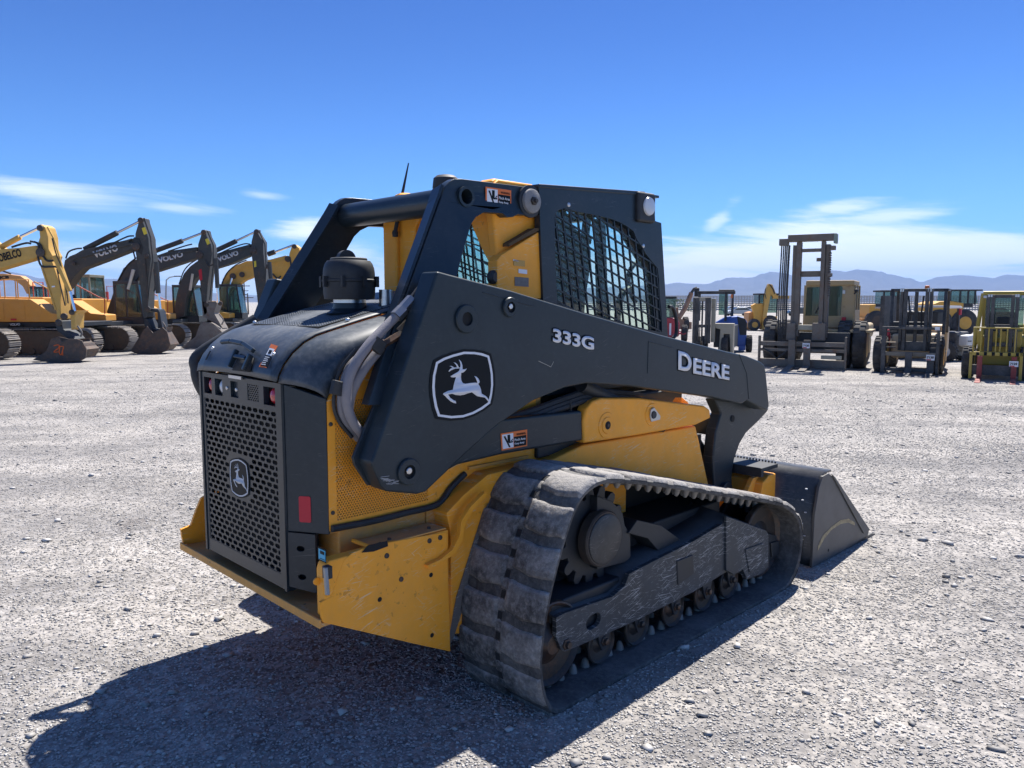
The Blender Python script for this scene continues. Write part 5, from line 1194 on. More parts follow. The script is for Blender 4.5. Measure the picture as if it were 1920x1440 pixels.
r1.tb([(440,300),(470,420),(520,560),(560,740),(575,850)], .27, .02, 'hydraulic_line', STR, z=Z1); r1.pl([(435,703),(462,700),(464,712),(437,715)], .28, .285, 'sticker', WHT, z=Z1, bev=0)
crawler(r1, XF-1.65, r1.D+.6); house(r1, XF-1.8, r1.D+.6, KOB, cab=False)
# ---- first grey-boomed excavator
r2 = Rig('excavator', 'grey boom excavator with an orange body and yellow sticker on its stick', 'excavator', 285, 664, 'excavators lined up on the left')
r2.pl([(545,485),(590,450),(640,430),(690,400),(860,362),(1060,315),(1110,300),(1140,330),(1140,385),(1000,440),(860,495),(760,555),(690,625),(650,690),(600,745),(480,1000),(400,1010),(440,850),(520,640)], .3, .8, 'boom', VGR, z=Z1, bev=.02)
r2.pl([(1172,150),(1182,125),(1215,125),(1250,165),(1290,225),(1315,300),(1318,380),(1335,470),(1325,540),(1310,700),(1290,880),(1290,965),(1215,980),(1200,900),(1170,600),(1150,470),(1135,380),(1140,260)], .25, .85, 'stick', VGR, z=Z1, bev=.03)
r2.tb([(715,393),(990,253)], .55, .10, 'stick_cylinder', VGR, z=Z1); r2.tb([(990,253),(1175,160)], .55, .045, 'cylinder_rod', ROD, z=Z1)
r2.tb([(1318,500),(1335,765)], .22, .09, 'bucket_cylinder', VGR, z=Z1); r2.tb([(1337,765),(1352,900)], .22, .045, 'cylinder_rod', ROD, z=Z1)
r2.pl([(1255,890),(1385,898),(1392,925),(1370,1060),(1330,1060),(1330,930),(1260,912)], .3,.8,'bucket_link', STD, z=Z1)
r2.tb([(1370,1005),(1395,1045),(1400,1080)], .22, .03, 'link_bar', BKTG, z=Z1)
r2.pl([(1205,975),(1290,980),(1340,1060),(1400,1080),(1390,1110),(1300,1100),(1220,1040)], .25,.85,'quick_coupler', STD, z=Z1)
b_ = r2.pl([(1100,1255),(1170,1170),(1200,1090),(1240,1040),(1290,1100),(1370,1050),(1410,1090),(1437,1200),(1410,1250),(1350,1270),(1170,1280)], -.05,.0,'bucket', BKT, z=Z1, bev=.006)
r2.pl([(1290,1100),(1370,1050),(1410,1090),(1437,1200),(1410,1250),(1350,1270),(1170,1280),(1170,1262),(1340,1250),(1390,1230),(1410,1190),(1385,1100),(1310,1120)], .0,.9,'bucket_shell', BKT, par=b_, z=Z1, bev=0)
r2.pl([(1100,1255),(1200,1090),(1370,1050),(1437,1200),(1350,1270),(1170,1280)], .9,.94,'side_plate', BKT, par=b_, z=Z1, bev=.006)
for i in range(5): r2.pl([(1090,1256),(1140,1235),(1150,1262)], .04+i*.19,.12+i*.19,'tooth', STR, par=b_, z=Z1, bev=0)
r2.tx('VOLVO', (800,470), (1003,405), 13, .295, WHTG, z=Z1, bold=.05)
YS_ = mat('yellow_sticker', (.70,.55,.04), .5)
r2.pl([(1195,215),(1225,205),(1242,260),(1215,272)], .24,.246,'sticker', YS_, z=Z1, bev=0)
r2.pl([(1130,290),(1180,300),(1210,380),(1195,440),(1140,400)], .243,.249,'oil_stain', mat('oil_stain',(.006,.005,.005),.35), z=Z1, bev=0)
for pts in ([(555,470),(580,415),(640,390),(690,385)],[(900,370),(1000,320),(1080,285),(1130,280)],[(800,390),(900,350),(1000,330)],[(1140,470),(1125,400),(1130,300)],[(1300,560),(1310,700),(1300,750)]): r2.tb(pts, .28, .028, 'hose', BK, z=Z1)
pins(r2, Z1, [(1190,150,.10),(1150,370,.14),(1250,900,.10),(1240,450,.08),(1350,1160,.09),(625,510,.07)], .24, 0)
ribs(r2, Z1, [[(1215,130),(1270,290),(1290,480),(1260,700),(1240,900)],[(600,480),(900,400),(1120,345)]], .27, .05, VGR)
r2.tb([(1220,470),(1240,700),(1245,880)], .22, .02, 'hydraulic_line', STR, z=Z1); r2.tb([(1130,565),(1080,730)], .26, .05, 'cylinder_rod', mat('pale_rod',(.55,.50,.42),.5), z=Z1)
crawler(r2, XF, r2.D+.6); h2 = house(r2, XF-.05, r2.D+.6, EO, rail=EO, cab=False)
r2.tx('VOLVO', (85,1040), (172,1036), 4.5, -.80, WHTG, z=Z1, par=h2)
r2.pl([(62,1055),(78,1018),(185,1018),(205,1050)], -.79,-.785,'name_plate', DEC, z=Z1, par=h2, bev=0); r2.pl([(90,978),(138,978),(138,994),(90,994)], -.79,-.785,'red_badge', REDR, z=Z1, par=h2, bev=0)
# ---- second
r3 = Rig('excavator', 'grey boom excavator with a red mark on its stick and grey bucket', 'excavator', 375, 653.5, 'excavators lined up on the left')
bp3 = [(200,584),(209,558),(218,531),(231,503),(251,487),(296,478),(320,470),(369,463),(375.5,469),(371,483),(335,495),(298,507),(273,518),(255.5,535.5),(248,564),(222,602),(205,600)]
r3.pl(bp3, .3,.8,'boom', VGR, bev=.02)
r3.pl([(445,240),(460,225),(490,230),(530,280),(565,350),(575,430),(555,560),(540,680),(530,830),(540,930),(460,960),(440,840),(430,700),(415,560),(405,470),(410,350),(430,290)], .25,.85,'stick', VGR, z=Z2, bev=.03)
r3.tb([(55,405),(280,322)], .55, .10, 'stick_cylinder', VGR, z=Z2); r3.tb([(280,320),(450,255)], .55, .05, 'cylinder_rod', ROD, z=Z2)
r3.tb([(562,470),(575,720)], .22, .09, 'bucket_cylinder', VGR, z=Z2); r3.tb([(575,720),(583,845)], .22, .05, 'cylinder_rod', ROD, z=Z2)
r3.pl([(440,835),(560,830),(615,845),(612,870),(590,930),(620,1060),(560,1020),(450,960)], .25,.85,'quick_coupler', BKTG, z=Z2)
r3.tb([(590,940),(625,990),(610,1030)], .22, .03, 'link_bar', BKTG, z=Z2)
b_ = r3.pl([(270,1220),(390,1130),(420,1040),(450,1005),(540,1020),(600,1080),(575,1150),(520,1200),(480,1226),(300,1232)], -.05,.0,'bucket', BKTG, z=Z2, bev=.006)
r3.pl([(520,1010),(560,1020),(640,1060),(650,1100),(600,1180),(480,1226),(470,1215),(560,1170),(590,1090),(530,1040)], .0,.9,'bucket_shell', BKTG, par=b_, z=Z2, bev=0)
for i in range(5): r3.pl([(262,1219),(310,1195),(320,1222)], .04+i*.19,.12+i*.19,'tooth', BKTG, par=b_, z=Z2, bev=0)
r3.tx('VOLVO', (80,512), (290,455), 10.5, .295, WHTG, z=Z2, bold=.05)
r3.pl([(470,310),(495,300),(512,345),(488,356)], .24,.246,'sticker', YS_, z=Z2, bev=0); r3.pl([(415,570),(440,558),(448,650),(425,660)], .24,.246,'red_mark', REDR, z=Z2, bev=0)
r3.tb([(1122,565),(1082,725)], .25, .055, 'boom_cylinder_rod', mat('pale_rod',(.55,.50,.42),.5), z=Z1); r3.tb([(1080,725),(1040,900)], .25, .11, 'boom_cylinder', VGR, z=Z1)
for pts in ([(1330,390),(1240,420),(1130,480),(1050,560),(960,730)],[(1420,410),(1560,365),(1620,350)]): r3.tb(pts, .28, .028, 'hose', BK, z=Z1)
pins(r3, Z2, [(460,250,.10),(425,440,.14),(480,860,.10),(600,850,.09),(520,1060,.09)], .24, 0)
ribs(r3, Z2, [[(490,240),(540,360),(540,540),(510,820)],[(120,450),(400,395)]], .27, .05, VGR); r3.tb([(470,480),(500,530),(545,520)], .22, .03, 'hose', BK, z=Z2)
crawler(r3, XF, r3.D-.8); house(r3, XF-.1, r3.D-.8, EO, rail=mat('red_rail',(.45,.06,.03),.5))
# ---- third
r4 = Rig('excavator', 'grey boom excavator standing just left of the curved yellow boom', 'excavator', 0, 0, 'excavators lined up on the left', D=35.5)
r4.root.location = Vector((-12.0, 35.5, gz(-12,35.5))); r4.g = r4.root.location.z
r4.pl([(210,900),(230,780),(255,680),(290,600),(340,540),(400,495),(560,430),(720,385),(860,348),(880,375),(860,440),(700,510),(590,555),(470,600),(420,650),(380,720),(350,800),(330,960),(220,980)], .3,.8,'boom', VGR, z=Z2, bev=.02)
r4.pl([(885,230),(905,220),(935,240),(970,290),(995,330),(995,430),(1010,560),(1005,760),(990,1000),(930,1000),(905,770),(880,600),(860,430),(860,330)], .25,.85,'stick', VGR, z=Z2, bev=.03)
r4.tb([(560,405),(735,323)], .55, .11, 'stick_cylinder', VGR, z=Z2); r4.tb([(735,321),(890,248)], .55, .05, 'cylinder_rod', ROD, z=Z2)
r4.tb([(1012,500),(1030,690)], .22, .10, 'bucket_cylinder', VGR, z=Z2)
r4.tx('VOLVO', (585,502), (757,440), 9.5, .295, WHTG, z=Z2, bold=.05)
r4.pl([(882,495),(900,490),(903,540),(885,545)], .24,.246,'sticker', YS_, z=Z2, bev=0)
r4.tb([(365,600),(343,740)], .25, .06, 'boom_cylinder_rod', mat('pale_rod',(.55,.50,.42),.5), z=Z2)
r4.pl([(930,1000),(990,1000),(1040,1060),(1060,1130),(940,1160),(860,1160),(920,1080)], .0,1.1,'bucket', BKT, z=Z2)
for pts in ([(400,480),(340,520),(290,580),(250,690)],[(590,430),(700,380),(800,348),(850,350)]): r4.tb(pts, .28, .028, 'hose', BK, z=Z2)
pins(r4, Z2, [(905,245,.11),(875,400,.15),(1000,540,.10)], .24, 0)
ribs(r4, Z2, [[(925,240),(975,350),(985,520),(975,760)],[(400,520),(700,410),(850,375)]], .27, .05, VGR)
crawler(r4, XF-.1, r4.D+.2); house(r4, XF, r4.D+.2, EO, rail=mat('red_rail',(.45,.06,.03),.5))
# ---- big yellow one
r5 = Rig('excavator', 'yellow excavator with a tall curved yellow boom behind the loader arm', 'excavator', 0, 0, 'excavators lined up on the left', D=40)
r5.root.location = Vector((-12.0, 40.0, gz(-12,40))); r5.g = r5.root.location.z
r5.pl([(590,860),(590,740),(620,640),(680,565),(740,525),(820,492),(900,490),(1020,480),(1150,445),(1200,470),(1200,600),(1150,660),(1040,680),(960,640),(880,625),(800,655),(740,720),(690,800),(650,930),(600,930)], .3,.85,'boom', EY, z=Z2, bev=.03)
r5.pl([(1180,430),(1208,350),(1240,350),(1290,380),(1305,430),(1260,560),(1230,680),(1240,900),(1190,1000),(1130,900),(1160,700)], .25,.9,'stick', EY, z=Z2, bev=.03)
r5.tb([(1000,435),(1060,415)], .55, .13, 'stick_cylinder', BK, z=Z2); r5.tb([(1055,418),(1215,358)], .55, .055, 'cylinder_rod', ROD, z=Z2)
r5.tb([(705,622),(663,790)], .26, .06, 'boom_cylinder_rod', ROD, z=Z2); r5.tb([(665,780),(640,960)], .26, .12, 'boom_cylinder', BK, z=Z2)
r5.tb([(1185,460),(1195,540),(1175,620),(1190,680)], .24, .045, 'hose', BK, z=Z2); r5.tb([(590,740),(650,600),(740,520),(820,485)], .28, .03, 'hose', BK, z=Z2); r5.tb([(1040,600),(1080,640),(1110,620)], .24, .04, 'hose', BK, z=Z2)
pins(r5, Z2, [(1225,370,.12),(1170,475,.16),(783,607,.14),(706,622,.16)], .27, 0)
ribs(r5, Z2, [[(620,720),(690,610),(800,540),(1000,520),(1150,490)]], .28, .05, EY)
crawler(r5, -13.6, r5.D+.2); house(r5, -13.2, r5.D+.2, EY, cab=False); cabbox(r5, -15.2+.2, -13.95+.2, r5.D-.3, r5.D+.6, r5.g+1.15, r5.g+2.75, BK)
# ---- excavator whose cab shows between the first two booms
r6 = Rig('excavator', 'old yellow excavator with a grey-green cab and white number tag', 'excavator', 0, 0, 'excavators lined up on the left', D=33)
r6.root.location = Vector((-17.5, 33, gz(-17.5,33))); r6.g = r6.root.location.z
GC = mat('faded_green_cab', (.16,.17,.13), .6, dust=.3)
r6.pl([(640,870),(800,880),(812,1000),(812,1080),(690,1080),(650,1000)], -.6,.6,'front_panel', GC, z=Z1)
r6.pl([(722,990),(762,990),(762,1020),(722,1020)], -.62,-.61,'number_tag', WHT, z=Z1, bev=0)
cabbox(r6, WY(*Z1(625,800),33-.6).x, WY(*Z1(775,800),33-.6).x, 33-.6, 33.6, r6.g+1.35, r6.g+2.95, GC, slope=.1)
r6.tb([(610,780),(640,860),(680,1000)], -.62, .09, 'boom_cylinder', BK, z=Z1); r6.tb([(755,790),(790,900),(800,1010)], -.62, .09, 'boom_cylinder', BK, z=Z1)
r6.pl([(780,850),(860,840),(1000,950),(1000,1050),(820,1050)], .1,2.2,'body', EY, z=Z1); r6.pl([(815,1050),(1080,1050),(1080,1080),(815,1080)], .1,2.0,'skirt', STD, z=Z1)
r6.tb([(790,790),(830,900),(825,1020)], .0, .03, 'handrail', EY, z=Z1)
crawler(r6, -15.6, 33.4)
# ---- orange excavator far left
r7 = Rig('excavator', 'orange boom excavator with dark cab behind the handrails at far left', 'excavator', 0, 0, 'excavators lined up on the left', D=44)
r7.root.location = Vector((-28, 44, gz(-28,44))); r7.g = r7.root.location.z
r7.pl([(-260,640),(-100,600),(80,600),(170,618),(225,655),(258,700),(275,760),(225,770),(190,705),(130,660),(60,650),(-100,660),(-220,740)], 0,.5,'boom', JOR, z=Z1, bev=.02)
r7.pl([(-260,640),(-220,740),(-240,900),(-280,1010),(-330,1000),(-310,800)], 0,.5,'stick', JOR, z=Z1)
r7.tx('JCB', (-10,650), (78,650), 7, -.01, BKD, z=Z1, bold=.06)
r7.tb([(0,565),(90,600)], -.02, .05, 'hose', BK, z=Z1)
cabbox(r7, WY(*Z1(240,800),43).x, WY(*Z1(400,800),43).x, 43, 44, r7.g+1.2, r7.g+2.75, BK, slope=.1)
crawler(r7, WY(*Z1(400,800),43).x, 44.5); house(r7, WY(*Z1(420,800),43).x, 44.5, JOR, cab=False)
# ------------------------------------------------------------------ forklifts and other machines on the right
class Fk:
    """machine built in its own frame: x right, y away, z up, from measured pixels at its own scale"""
    def __init__(s, name, label, cat, px, py, rz, D=None, group=None):
        p = W0(px, py) if D is None else Vector(((px-CX)/F*D, D, 0))
        p.z = gz(p.x, p.y); s.D = p.y; s.s = p.y/F; s.px = px; s.rz = R(rz); s.kx = math.cos(math.atan((px-CX)/F)) if rz < 0 else 1.0
        s.gy = HZ + (CH-p.z)/p.y*F*1.0; s.root = empty(name, label, cat, p, s.rz, group)
    def q(s, a, b, z): 
        if z: a, b = z(a, b)
        return ((a-s.px)*s.s*s.kx, (s.gy-b)*s.s)
    def box(s, a0, b0, a1, b1, y0, y1, nm, mt, z=None, par=None, bev=.008):
        x0, z1 = s.q(a0, b0, z); x1, z0 = s.q(a1, b1, z); return MB().box(x0,x1,y0,y1,max(z0,.0),z1).build(nm, mt, par or s.root, bev=bev)
    def pl(s, pts, y0, y1, nm, mt, z=None, par=None, bev=.01):
        P = [s.q(a,b,z) for a,b in pts]; return MB().prism([(x,y0,max(zz,0)) for x,zz in P],(0,y1-y0,0)).build(nm, mt, par or s.root, bev=bev)
    def tb(s, pts, y, r, nm, mt, z=None, par=None, n=8):
        P = [s.q(a,b,z) for a,b in pts]; P = [Vector((x, y if not isinstance(y,(list,tuple)) else y[i], zz)) for i,(x,zz) in enumerate(P)]
        return MB().tube(P, r, n).build(nm, mt, par or s.root)
    def tx(s, body, a, b, h, y, mt, z=None, par=None, nm='lettering', bold=.03):
        x0, z0 = s.q(*a, z); x1, z1 = s.q(*b, z); return text(nm, body, mt, par or s.root, (x0,y-.004,z0), (1,0,0), (0,0,1), x1-x0, h*s.s, .003, bold)
    def tagboard(s, a0, b0, a1, b1, y, num, z, par=None):
        t_ = s.box(a0,b0,a1,b1,y-.012,y,'number_card',WHT,z,par,0); h = abs(s.q(a0,b0,z)[1]-s.q(a1,b1,z)[1]); w_ = s.q(a1,b1,z)[0]-s.q(a0,b0,z)[0]
        x0, z1 = s.q(a0,b0,z); text('card_number', num, DEC, t_, (x0+w_*.1,y-.014,z1-h*.68), (1,0,0),(0,0,1), w_*.8, h*.42, .002, .04)
        MB().box(x0+w_*.05,x0+w_*.6,y-.0145,y-.0125,z1-h*.97,z1-h*.80).build('card_stripe', REDR, t_)
def tyre(par, c, r, w, nm='wheel', rimm=None, n=28):
    """wheel with axis along local x"""
    k = MB().rev((c[0]-w/2, c[1], c[2]), (1,0,0), [(0,r*.60),(0,r*.86),(w*.06,r*.95),(w*.14,r),(w*.86,r),(w*.94,r*.95),(w,r*.86),(w,r*.60),(w*.9,r*.55)], n)
    for i in range(22):
        a = 2*math.pi*i/22
        for sx_ in (0, 1):
            aa = a + (math.pi/22 if sx_ else 0); cc = Vector((c[0]-w/2+w*(.28+.44*sx_), c[1]+math.cos(aa)*r, c[2]+math.sin(aa)*r)); nn = Vector((0,math.cos(aa),math.sin(aa)))
            k.bar(cc-nn*.02, cc+nn*.018, w*.40, r*.10, Vector((0,-math.sin(aa),math.cos(aa))))
    o = k.build(nm, RUBB, par)
    MB().rev((c[0]-w/2-.004, c[1], c[2]), (1,0,0), [(0,r*.2),(.0,r*.50),(.02,r*.56),(w-.02+.008,r*.56),(w+.008,r*.50),(w+.008,r*.2)], 20).build('rim', rimm or STR, o)
    return o
TAN = mat('tan_forklift_paint', (.42,.31,.15), .55, dust=.3, rust=.1, scr=.3); MST = mat('weathered_mast', (.12,.10,.08), .6, dust=.4, dustcol=(.26,.24,.22), rust=.35, scr=.5)
DKM = mat('black_mast', (.018,.019,.022), .5, dust=.25, scr=.3, scrcol=(.2,.2,.2)); YFK = mat('forklift_yellow', (.42,.30,.035), .5, dust=.15, scr=.3, scrcol=(.3,.25,.1)); BEI = mat('beige_paint', (.34,.31,.23), .55, dust=.2, rust=.1)
CRM = mat('cream_paint', (.62,.46,.28), .5, dust=.2)
# ---- large mast lift truck
g = Fk('mast_forklift', 'large weathered tan lift truck with tall open mast and card 7120', 'forklift', 1517, 690, -29)
z = Z3
f_ = g
for a0,a1 in ((1130,1172),(1340,1375)): g.box(a0,165,a1,960,-.25,-.05,'mast_rail',MST,z)
for a0,a1 in ((1097,1128),(1378,1412)): g.box(a0,190,a1,970,-.20,.05,'mast_rail',MST,z)
g.box(1055,105,1465,160,-.30,.05,'top_crossbar',MST,z); g.box(978,135,1056,190,-.28,-.05,'sheave_block',MST,z); g.box(1443,108,1468,185,-.33,-.0,'sheave_block',mat('faded_teal',(.18,.24,.20),.6,dust=.3),z)
g.box(1172,222,1340,250,-.2,-.1,'crossbar',MST,z); g.box(1172,408,1340,456,-.15,0,'crossbar',MST,z); g.box(1140,862,1300,905,-.25,-.05,'crossbar',BEI,z); g.box(1075,845,1150,990,-.35,-.1,'mast_foot',MST,z); g.box(1295,845,1405,990,-.35,-.1,'mast_foot',MST,z)
for a in (1000,1018,1034,1048,1066): g.tb([(a,190),(a-8,560),(a-4,950)], -.22, .018 if a!=1066 else .028, 'hose', BK, z)
for a in (1418,): 
    ch_ = MB(); x_, zt_ = g.q(a,240,z); _, zb_ = g.q(a,620,z); n_=int((zt_-zb_)/.06)
    for i in range(n_): ch_.box(x_-.03,x_+.03,-.24,-.20,zb_+i*.06,zb_+i*.06+.035)
    ch_.build('lift_chain',STR,g.root)
g.box(1300,300,1420,330,-.18,-.1,'hose_guide',MST,z); g.box(1418,205,1458,240,-.3,-.1,'chain_anchor',MST,z); g.box(1404,430,1438,458,-.3,-.1,'chain_anchor',MST,z)
for b0,b1 in ((1003,1040),(1062,1086),(1150,1215)): g.box(842,b0,1592,b1,-.52,-.44,'carriage_bar',MST,z)
for a in (840,1578): g.box(a,955,a+18,1218,-.54,-.42,'carriage_post',MST,z)
g.tb([(880,1060),(960,1100),(1010,1150),(1060,1110),(1100,1080)], -.55, .02, 'hose', BK, z); g.box(1390,1110,1560,1140,-.60,-.50,'timber',BEI,z)
for a,xe in ((1112,-40),(1242,-60)):
    x0,z1_ = g.q(a,985,z); w__=55*.21875*g.s
    MB().prism([(x0,-.56,z1_),(x0,-.62,z1_),(x0,-.64,.10),(x0,-1.7,.02),(x0,-1.7,.0),(x0,-.56,.0)],(w__,0,0)).build('fork',MST,g.root,bev=.004)
g.tagboard(1235,1010,1296,1052,-.64,'7120',z)
cabm = g.pl([(1150,880),(1165,520),(1200,500),(1540,500),(1590,540),(1600,900)], .9,.96,'cab_front',TAN,z)
gl2 = g.pl([(1170,790),(1175,540),(1480,530),(1490,545),(1482,790)], .885,.895,'windscreen',GLB,z,cabm)
g.box(1165,480,1590,525,.85,2.3,'cab_roof',TAN,z,bev=.03)
x0,z0_ = g.q(1150,900,z); x1,z1_ = g.q(1600,520,z)
for xx in (x0+.03,x1-.03):
    for yy in (1.0,1.6,2.2): MB().box(xx-.04,xx+.04,yy-.04,yy+.04,z0_,z1_).build('cab_post',TAN,g.root,bev=.005)
MB().box(x1-.02,x1-.01,1.05,2.15,z0_+.5,z1_-.05).build('side_window',GLB,g.root); MB().box(x1-.05,x1+.01,.95,2.3,z0_-.2,z0_+.5).build('cab_side',TAN,g.root,bev=.01)
MB().box(x0,x1,.98,2.3,z0_-.5,z0_+.15).build('body',TAN,g.root,bev=.03); MB().box(x0-.05,x1+.25,2.3,4.2,.7,z0_+.10).build('counterweight',TAN,g.root,bev=.08); MB().box(x0-.5,x1+.5,.2,1.4,.95,1.02).build('fender',TAN,g.root,bev=.01); MB().box(x0,x1,.0,3.8,.4,.95).build('frame',STD,g.root,bev=.02)
g.box(1300,745,1440,870,.7,.85,'engine_cover',TAN,z) if 0 else None
for a in (1215,1262,1305): pass
g.tb([(1260,770),(1290,710),(1320,660)], .86,.015,'wiper',BK,z); g.box(1495,800,1530,900,.82,.9,'fire_extinguisher',REDR,z); g.tb([(1590,600),(1615,570)],.9,.02,'mirror_arm',BK,z)
g.box(1592,555,1625,585,.85,.92,'mirror',BK,z,bev=.03); g.box(1180,478,1230,500,.9,1.1,'roof_lamp',TAN,z); g.box(1490,565,1515,600,.84,.9,'head_lamp',WLENS,z,bev=.02)
for sx_ in (-1,1):
    for k in (0,1): tyre(g.root,(sx_*(1.12-.38*k)+.05,.65,.62),.62,.34,rimm=TAN)
    tyre(g.root,(sx_*.95+.05,3.2,.55),.55,.40,rimm=TAN)
# ---- dark forklift 7130
z = Z4
g = Fk('forklift', 'black mast forklift with tan body, orange beacon and card 7130', 'forklift', 1701, 699, -32)
for a in (650,690,900,940): g.box(a,332,a+32,940,-.2 if a in(650,940) else -.28,-.02,'mast_rail',DKM,z)
g.box(650,330,975,358,-.16,-.06,'crossbar',DKM,z); g.box(650,690,975,730,-.22,-.06,'crossbar',DKM,z); g.box(650,850,975,940,-.2,-.06,'crossbar',DKM,z)
for a in (658,680,925,950): g.tb([(a,325),(a,360)],-.26,.022,'chain_pulley',CHR,z)
g.tb([(730,400),(750,560),(735,700)],-.1,.02,'hose',BK,z); g.tb([(880,400),(865,560),(870,700)],-.1,.02,'hose',BK,z); g.tb([(810,360),(812,850)],-.1,.04,'lift_cylinder',DKM,z)
for b0,b1 in ((950,990),(1108,1140)): g.box(505,b0,1060,b1,-.42,-.34,'carriage_bar',mat('worn_tan_bar',(.17,.14,.10),.6,dust=.3) if b0==950 else DKM,z)
g.box(497,700,540,1165,-.46,-.36,'carriage_post',DKM,z); g.box(1036,720,1068,1165,-.46,-.36,'carriage_post',DKM,z); g.box(500,700,1068,728,-.44,-.38,'carriage_bar',DKM,z)
for b in (745,850,900): g.box(540,b,640,b+10,-.40,-.36,'crossbar',CRM if b==850 else DKM,z,bev=0)
for b in (745,850,900): g.box(975,b,1040,b+10,-.40,-.36,'crossbar',CRM if b==850 else DKM,z,bev=0)
for a in (742,955):
    x0,z1_ = g.q(a,950 if a==742 else 985,z); w__=62*.1875*g.s
    MB().prism([(x0,-.46,z1_),(x0,-.51,z1_),(x0,-.52,.09),(x0,-1.45,.02),(x0,-1.45,.0),(x0,-.46,.0)],(w__,0,0)).build('fork',DKM,g.root,bev=.004)
g.tagboard(948,966,1030,1020,-.53,'7130',z); g.box(1015,698,1062,730,-.48,-.465,'paper_tag',WHT,z,bev=0)
x0,z1_=g.q(520,350,z); x1,_=g.q(1100,350,z)
for xx in (x0+.05,x1-.05):
    MB().bar((xx,.35,.95),(xx,.55,z1_),.07,.07,(1,0,0)).build('guard_post',DKM,g.root); MB().bar((xx,1.9,.95),(xx,1.75,z1_),.07,.07,(1,0,0)).build('guard_post',DKM,g.root)
rf=MB(); rf.box(x0,x1,.5,.58,z1_,z1_+.06); rf.box(x0,x1,1.72,1.8,z1_,z1_+.06); rf.box(x0,x0+.07,.5,1.8,z1_,z1_+.06); rf.box(x1-.07,x1,.5,1.8,z1_,z1_+.06)
for i in range(7): rf.box(x0+.2+i*.16,x0+.24+i*.16,.5,1.8,z1_+.01,z1_+.05)
rf.build('overhead_guard',DKM,g.root)
g.box(850,292,896,330,.9,1.1,'beacon',ORG,z,bev=.02)
MB().box(x0+.1,x1-.1,.2,2.2,.35,.95).build('body',CRM,g.root,bev=.06); MB().box(x0+.1,x1-.02,1.9,2.5,.4,1.15).build('counterweight',CRM,g.root,bev=.1); MB().box(-.3,.3,1.3,1.75,1.0,1.5).build('seat',BK,g.root,bev=.05); MB().box(-.45,.45,.3,.45,.9,1.25).build('dashboard',BK,g.root,bev=.03)
MB().tube([(0,.5,1.1),(0,.7,1.4)],.03,8).build('steering_column',BK,g.root); MB().box(x0-.02,x0+.04,.3,.5,.55,1.05).build('red_panel',REDR,g.root)
for sx_ in (-1,1): tyre(g.root,(sx_*.62,.12,.44),.44,.30,rimm=EY); tyre(g.root,(sx_*.58,2.2,.36),.36,.26,rimm=EY)
# ---- yellow forklift 7122
g = Fk('forklift', 'yellow forklift with red forks and striped carriage, card 7122', 'forklift', 1866, 711, -33)
gp = g.root
for a0,a1 in (((1390,940),(1452,372)),((1905,940),(1905,372))): g.tb([a0,a1],.35,.045,'guard_post',YFK,z)
g.tb([(1450,372),(1905,372)],.35,.05,'guard_beam',YFK,z)
x0,z1_=g.q(1450,372,z); x1,_=g.q(1905,372,z)
rf=MB(); rf.box(x0,x1,.35,1.8,z1_,z1_+.05); rf.build('overhead_guard',YFK,gp)
for xx in (x0,x1): MB().bar((xx,1.75,.9),(xx,1.7,z1_),.08,.08,(1,0,0)).build('guard_post',YFK,gp)
for a in (1482,1868): g.tb([(a,395),(a,420)],.28,.055,'head_lamp',WLENS,z,n=14)
for a in (1500,1545,1740,1785): g.box(a,390,a+36,950,-.2,-.03,'mast_rail',DKM,z)
for b0,b1 in ((388,420),(680,735),(860,900)): g.box(1500,b0,1820,b1,-.14,-.05,'crossbar',DKM,z)
for a in (1520,1545,1785,1805): g.tb([(a,385),(a,412)],-.22,.022,'chain_pulley',CHR,z)
g.tb([(1388,712),(1905,712)],-.42,.016,'load_backrest',YFK,z)
for a in (1470,1545,1618,1662,1725,1805,1395,1900): g.tb([(a,712),(a,950)],-.42,.014,'backrest_bar',YFK,z)
cb_=g.box(1368,950,1890,985,-.46,-.38,'carriage_bar',YFK,z)
for i in range(6): g.box(1430+i*78,951,1460+i*78,984,-.464,-.4605,'black_stripe',DEC,z,cb_,0)
g.box(1365,950,1396,1218,-.46,-.38,'carriage_post',YFK,z); g.box(1858,950,1890,1218,-.46,-.38,'carriage_post',YFK,z); g.box(1396,1080,1858,1180,-.42,-.36,'carriage_bar',DKM,z)
REDF=mat('red_fork',(.24,.015,.012),.5,dust=.15,rust=.2)
for a in (1446,1782):
    xx,zz=g.q(a,988,z); w__=45*.1875*g.s
    MB().prism([(xx,-.50,zz),(xx,-.55,zz),(xx,-.56,.08),(xx,-1.4,.03),(xx,-1.4,.01),(xx,-.50,.01)],(w__,0,0)).build('fork',REDF,gp,bev=.004)
g.tagboard(1762,1028,1850,1082,-.57,'7122',z)
for a0,a1 in ((1420,1485),(1575,1625),(1660,1712),(1800,1870)): g.pl([(a0,750),(a1,750),(a1,870),(a1-15,905),(a0+15,905),(a0,870)],-.02,.05,'yellow_panel',YFK,z)
MB().box(x0-.05,x1+.05,.15,2.6,.3,.95).build('body',YFK,gp,bev=.05); MB().box(x0,x1,2.2,2.8,.4,1.2).build('counterweight',YFK,gp,bev=.08); MB().box(-.3,.3,1.3,1.7,.95,1.5).build('seat',BK,gp,bev=.05)
g.box(1600,610,1740,690,.3,.5,'dashboard',BK,z,bev=.04); MB().box(x0+.06,x1-.06,.42,.43,.95,z1_-.02).build('windscreen',GLB,gp)
for sx_ in (-1,1): tyre(gp,(sx_*.55,.1,.36),.36,.24,rimm=YFK); tyre(gp,(sx_*.5,2.1,.28),.28,.22,rimm=YFK)
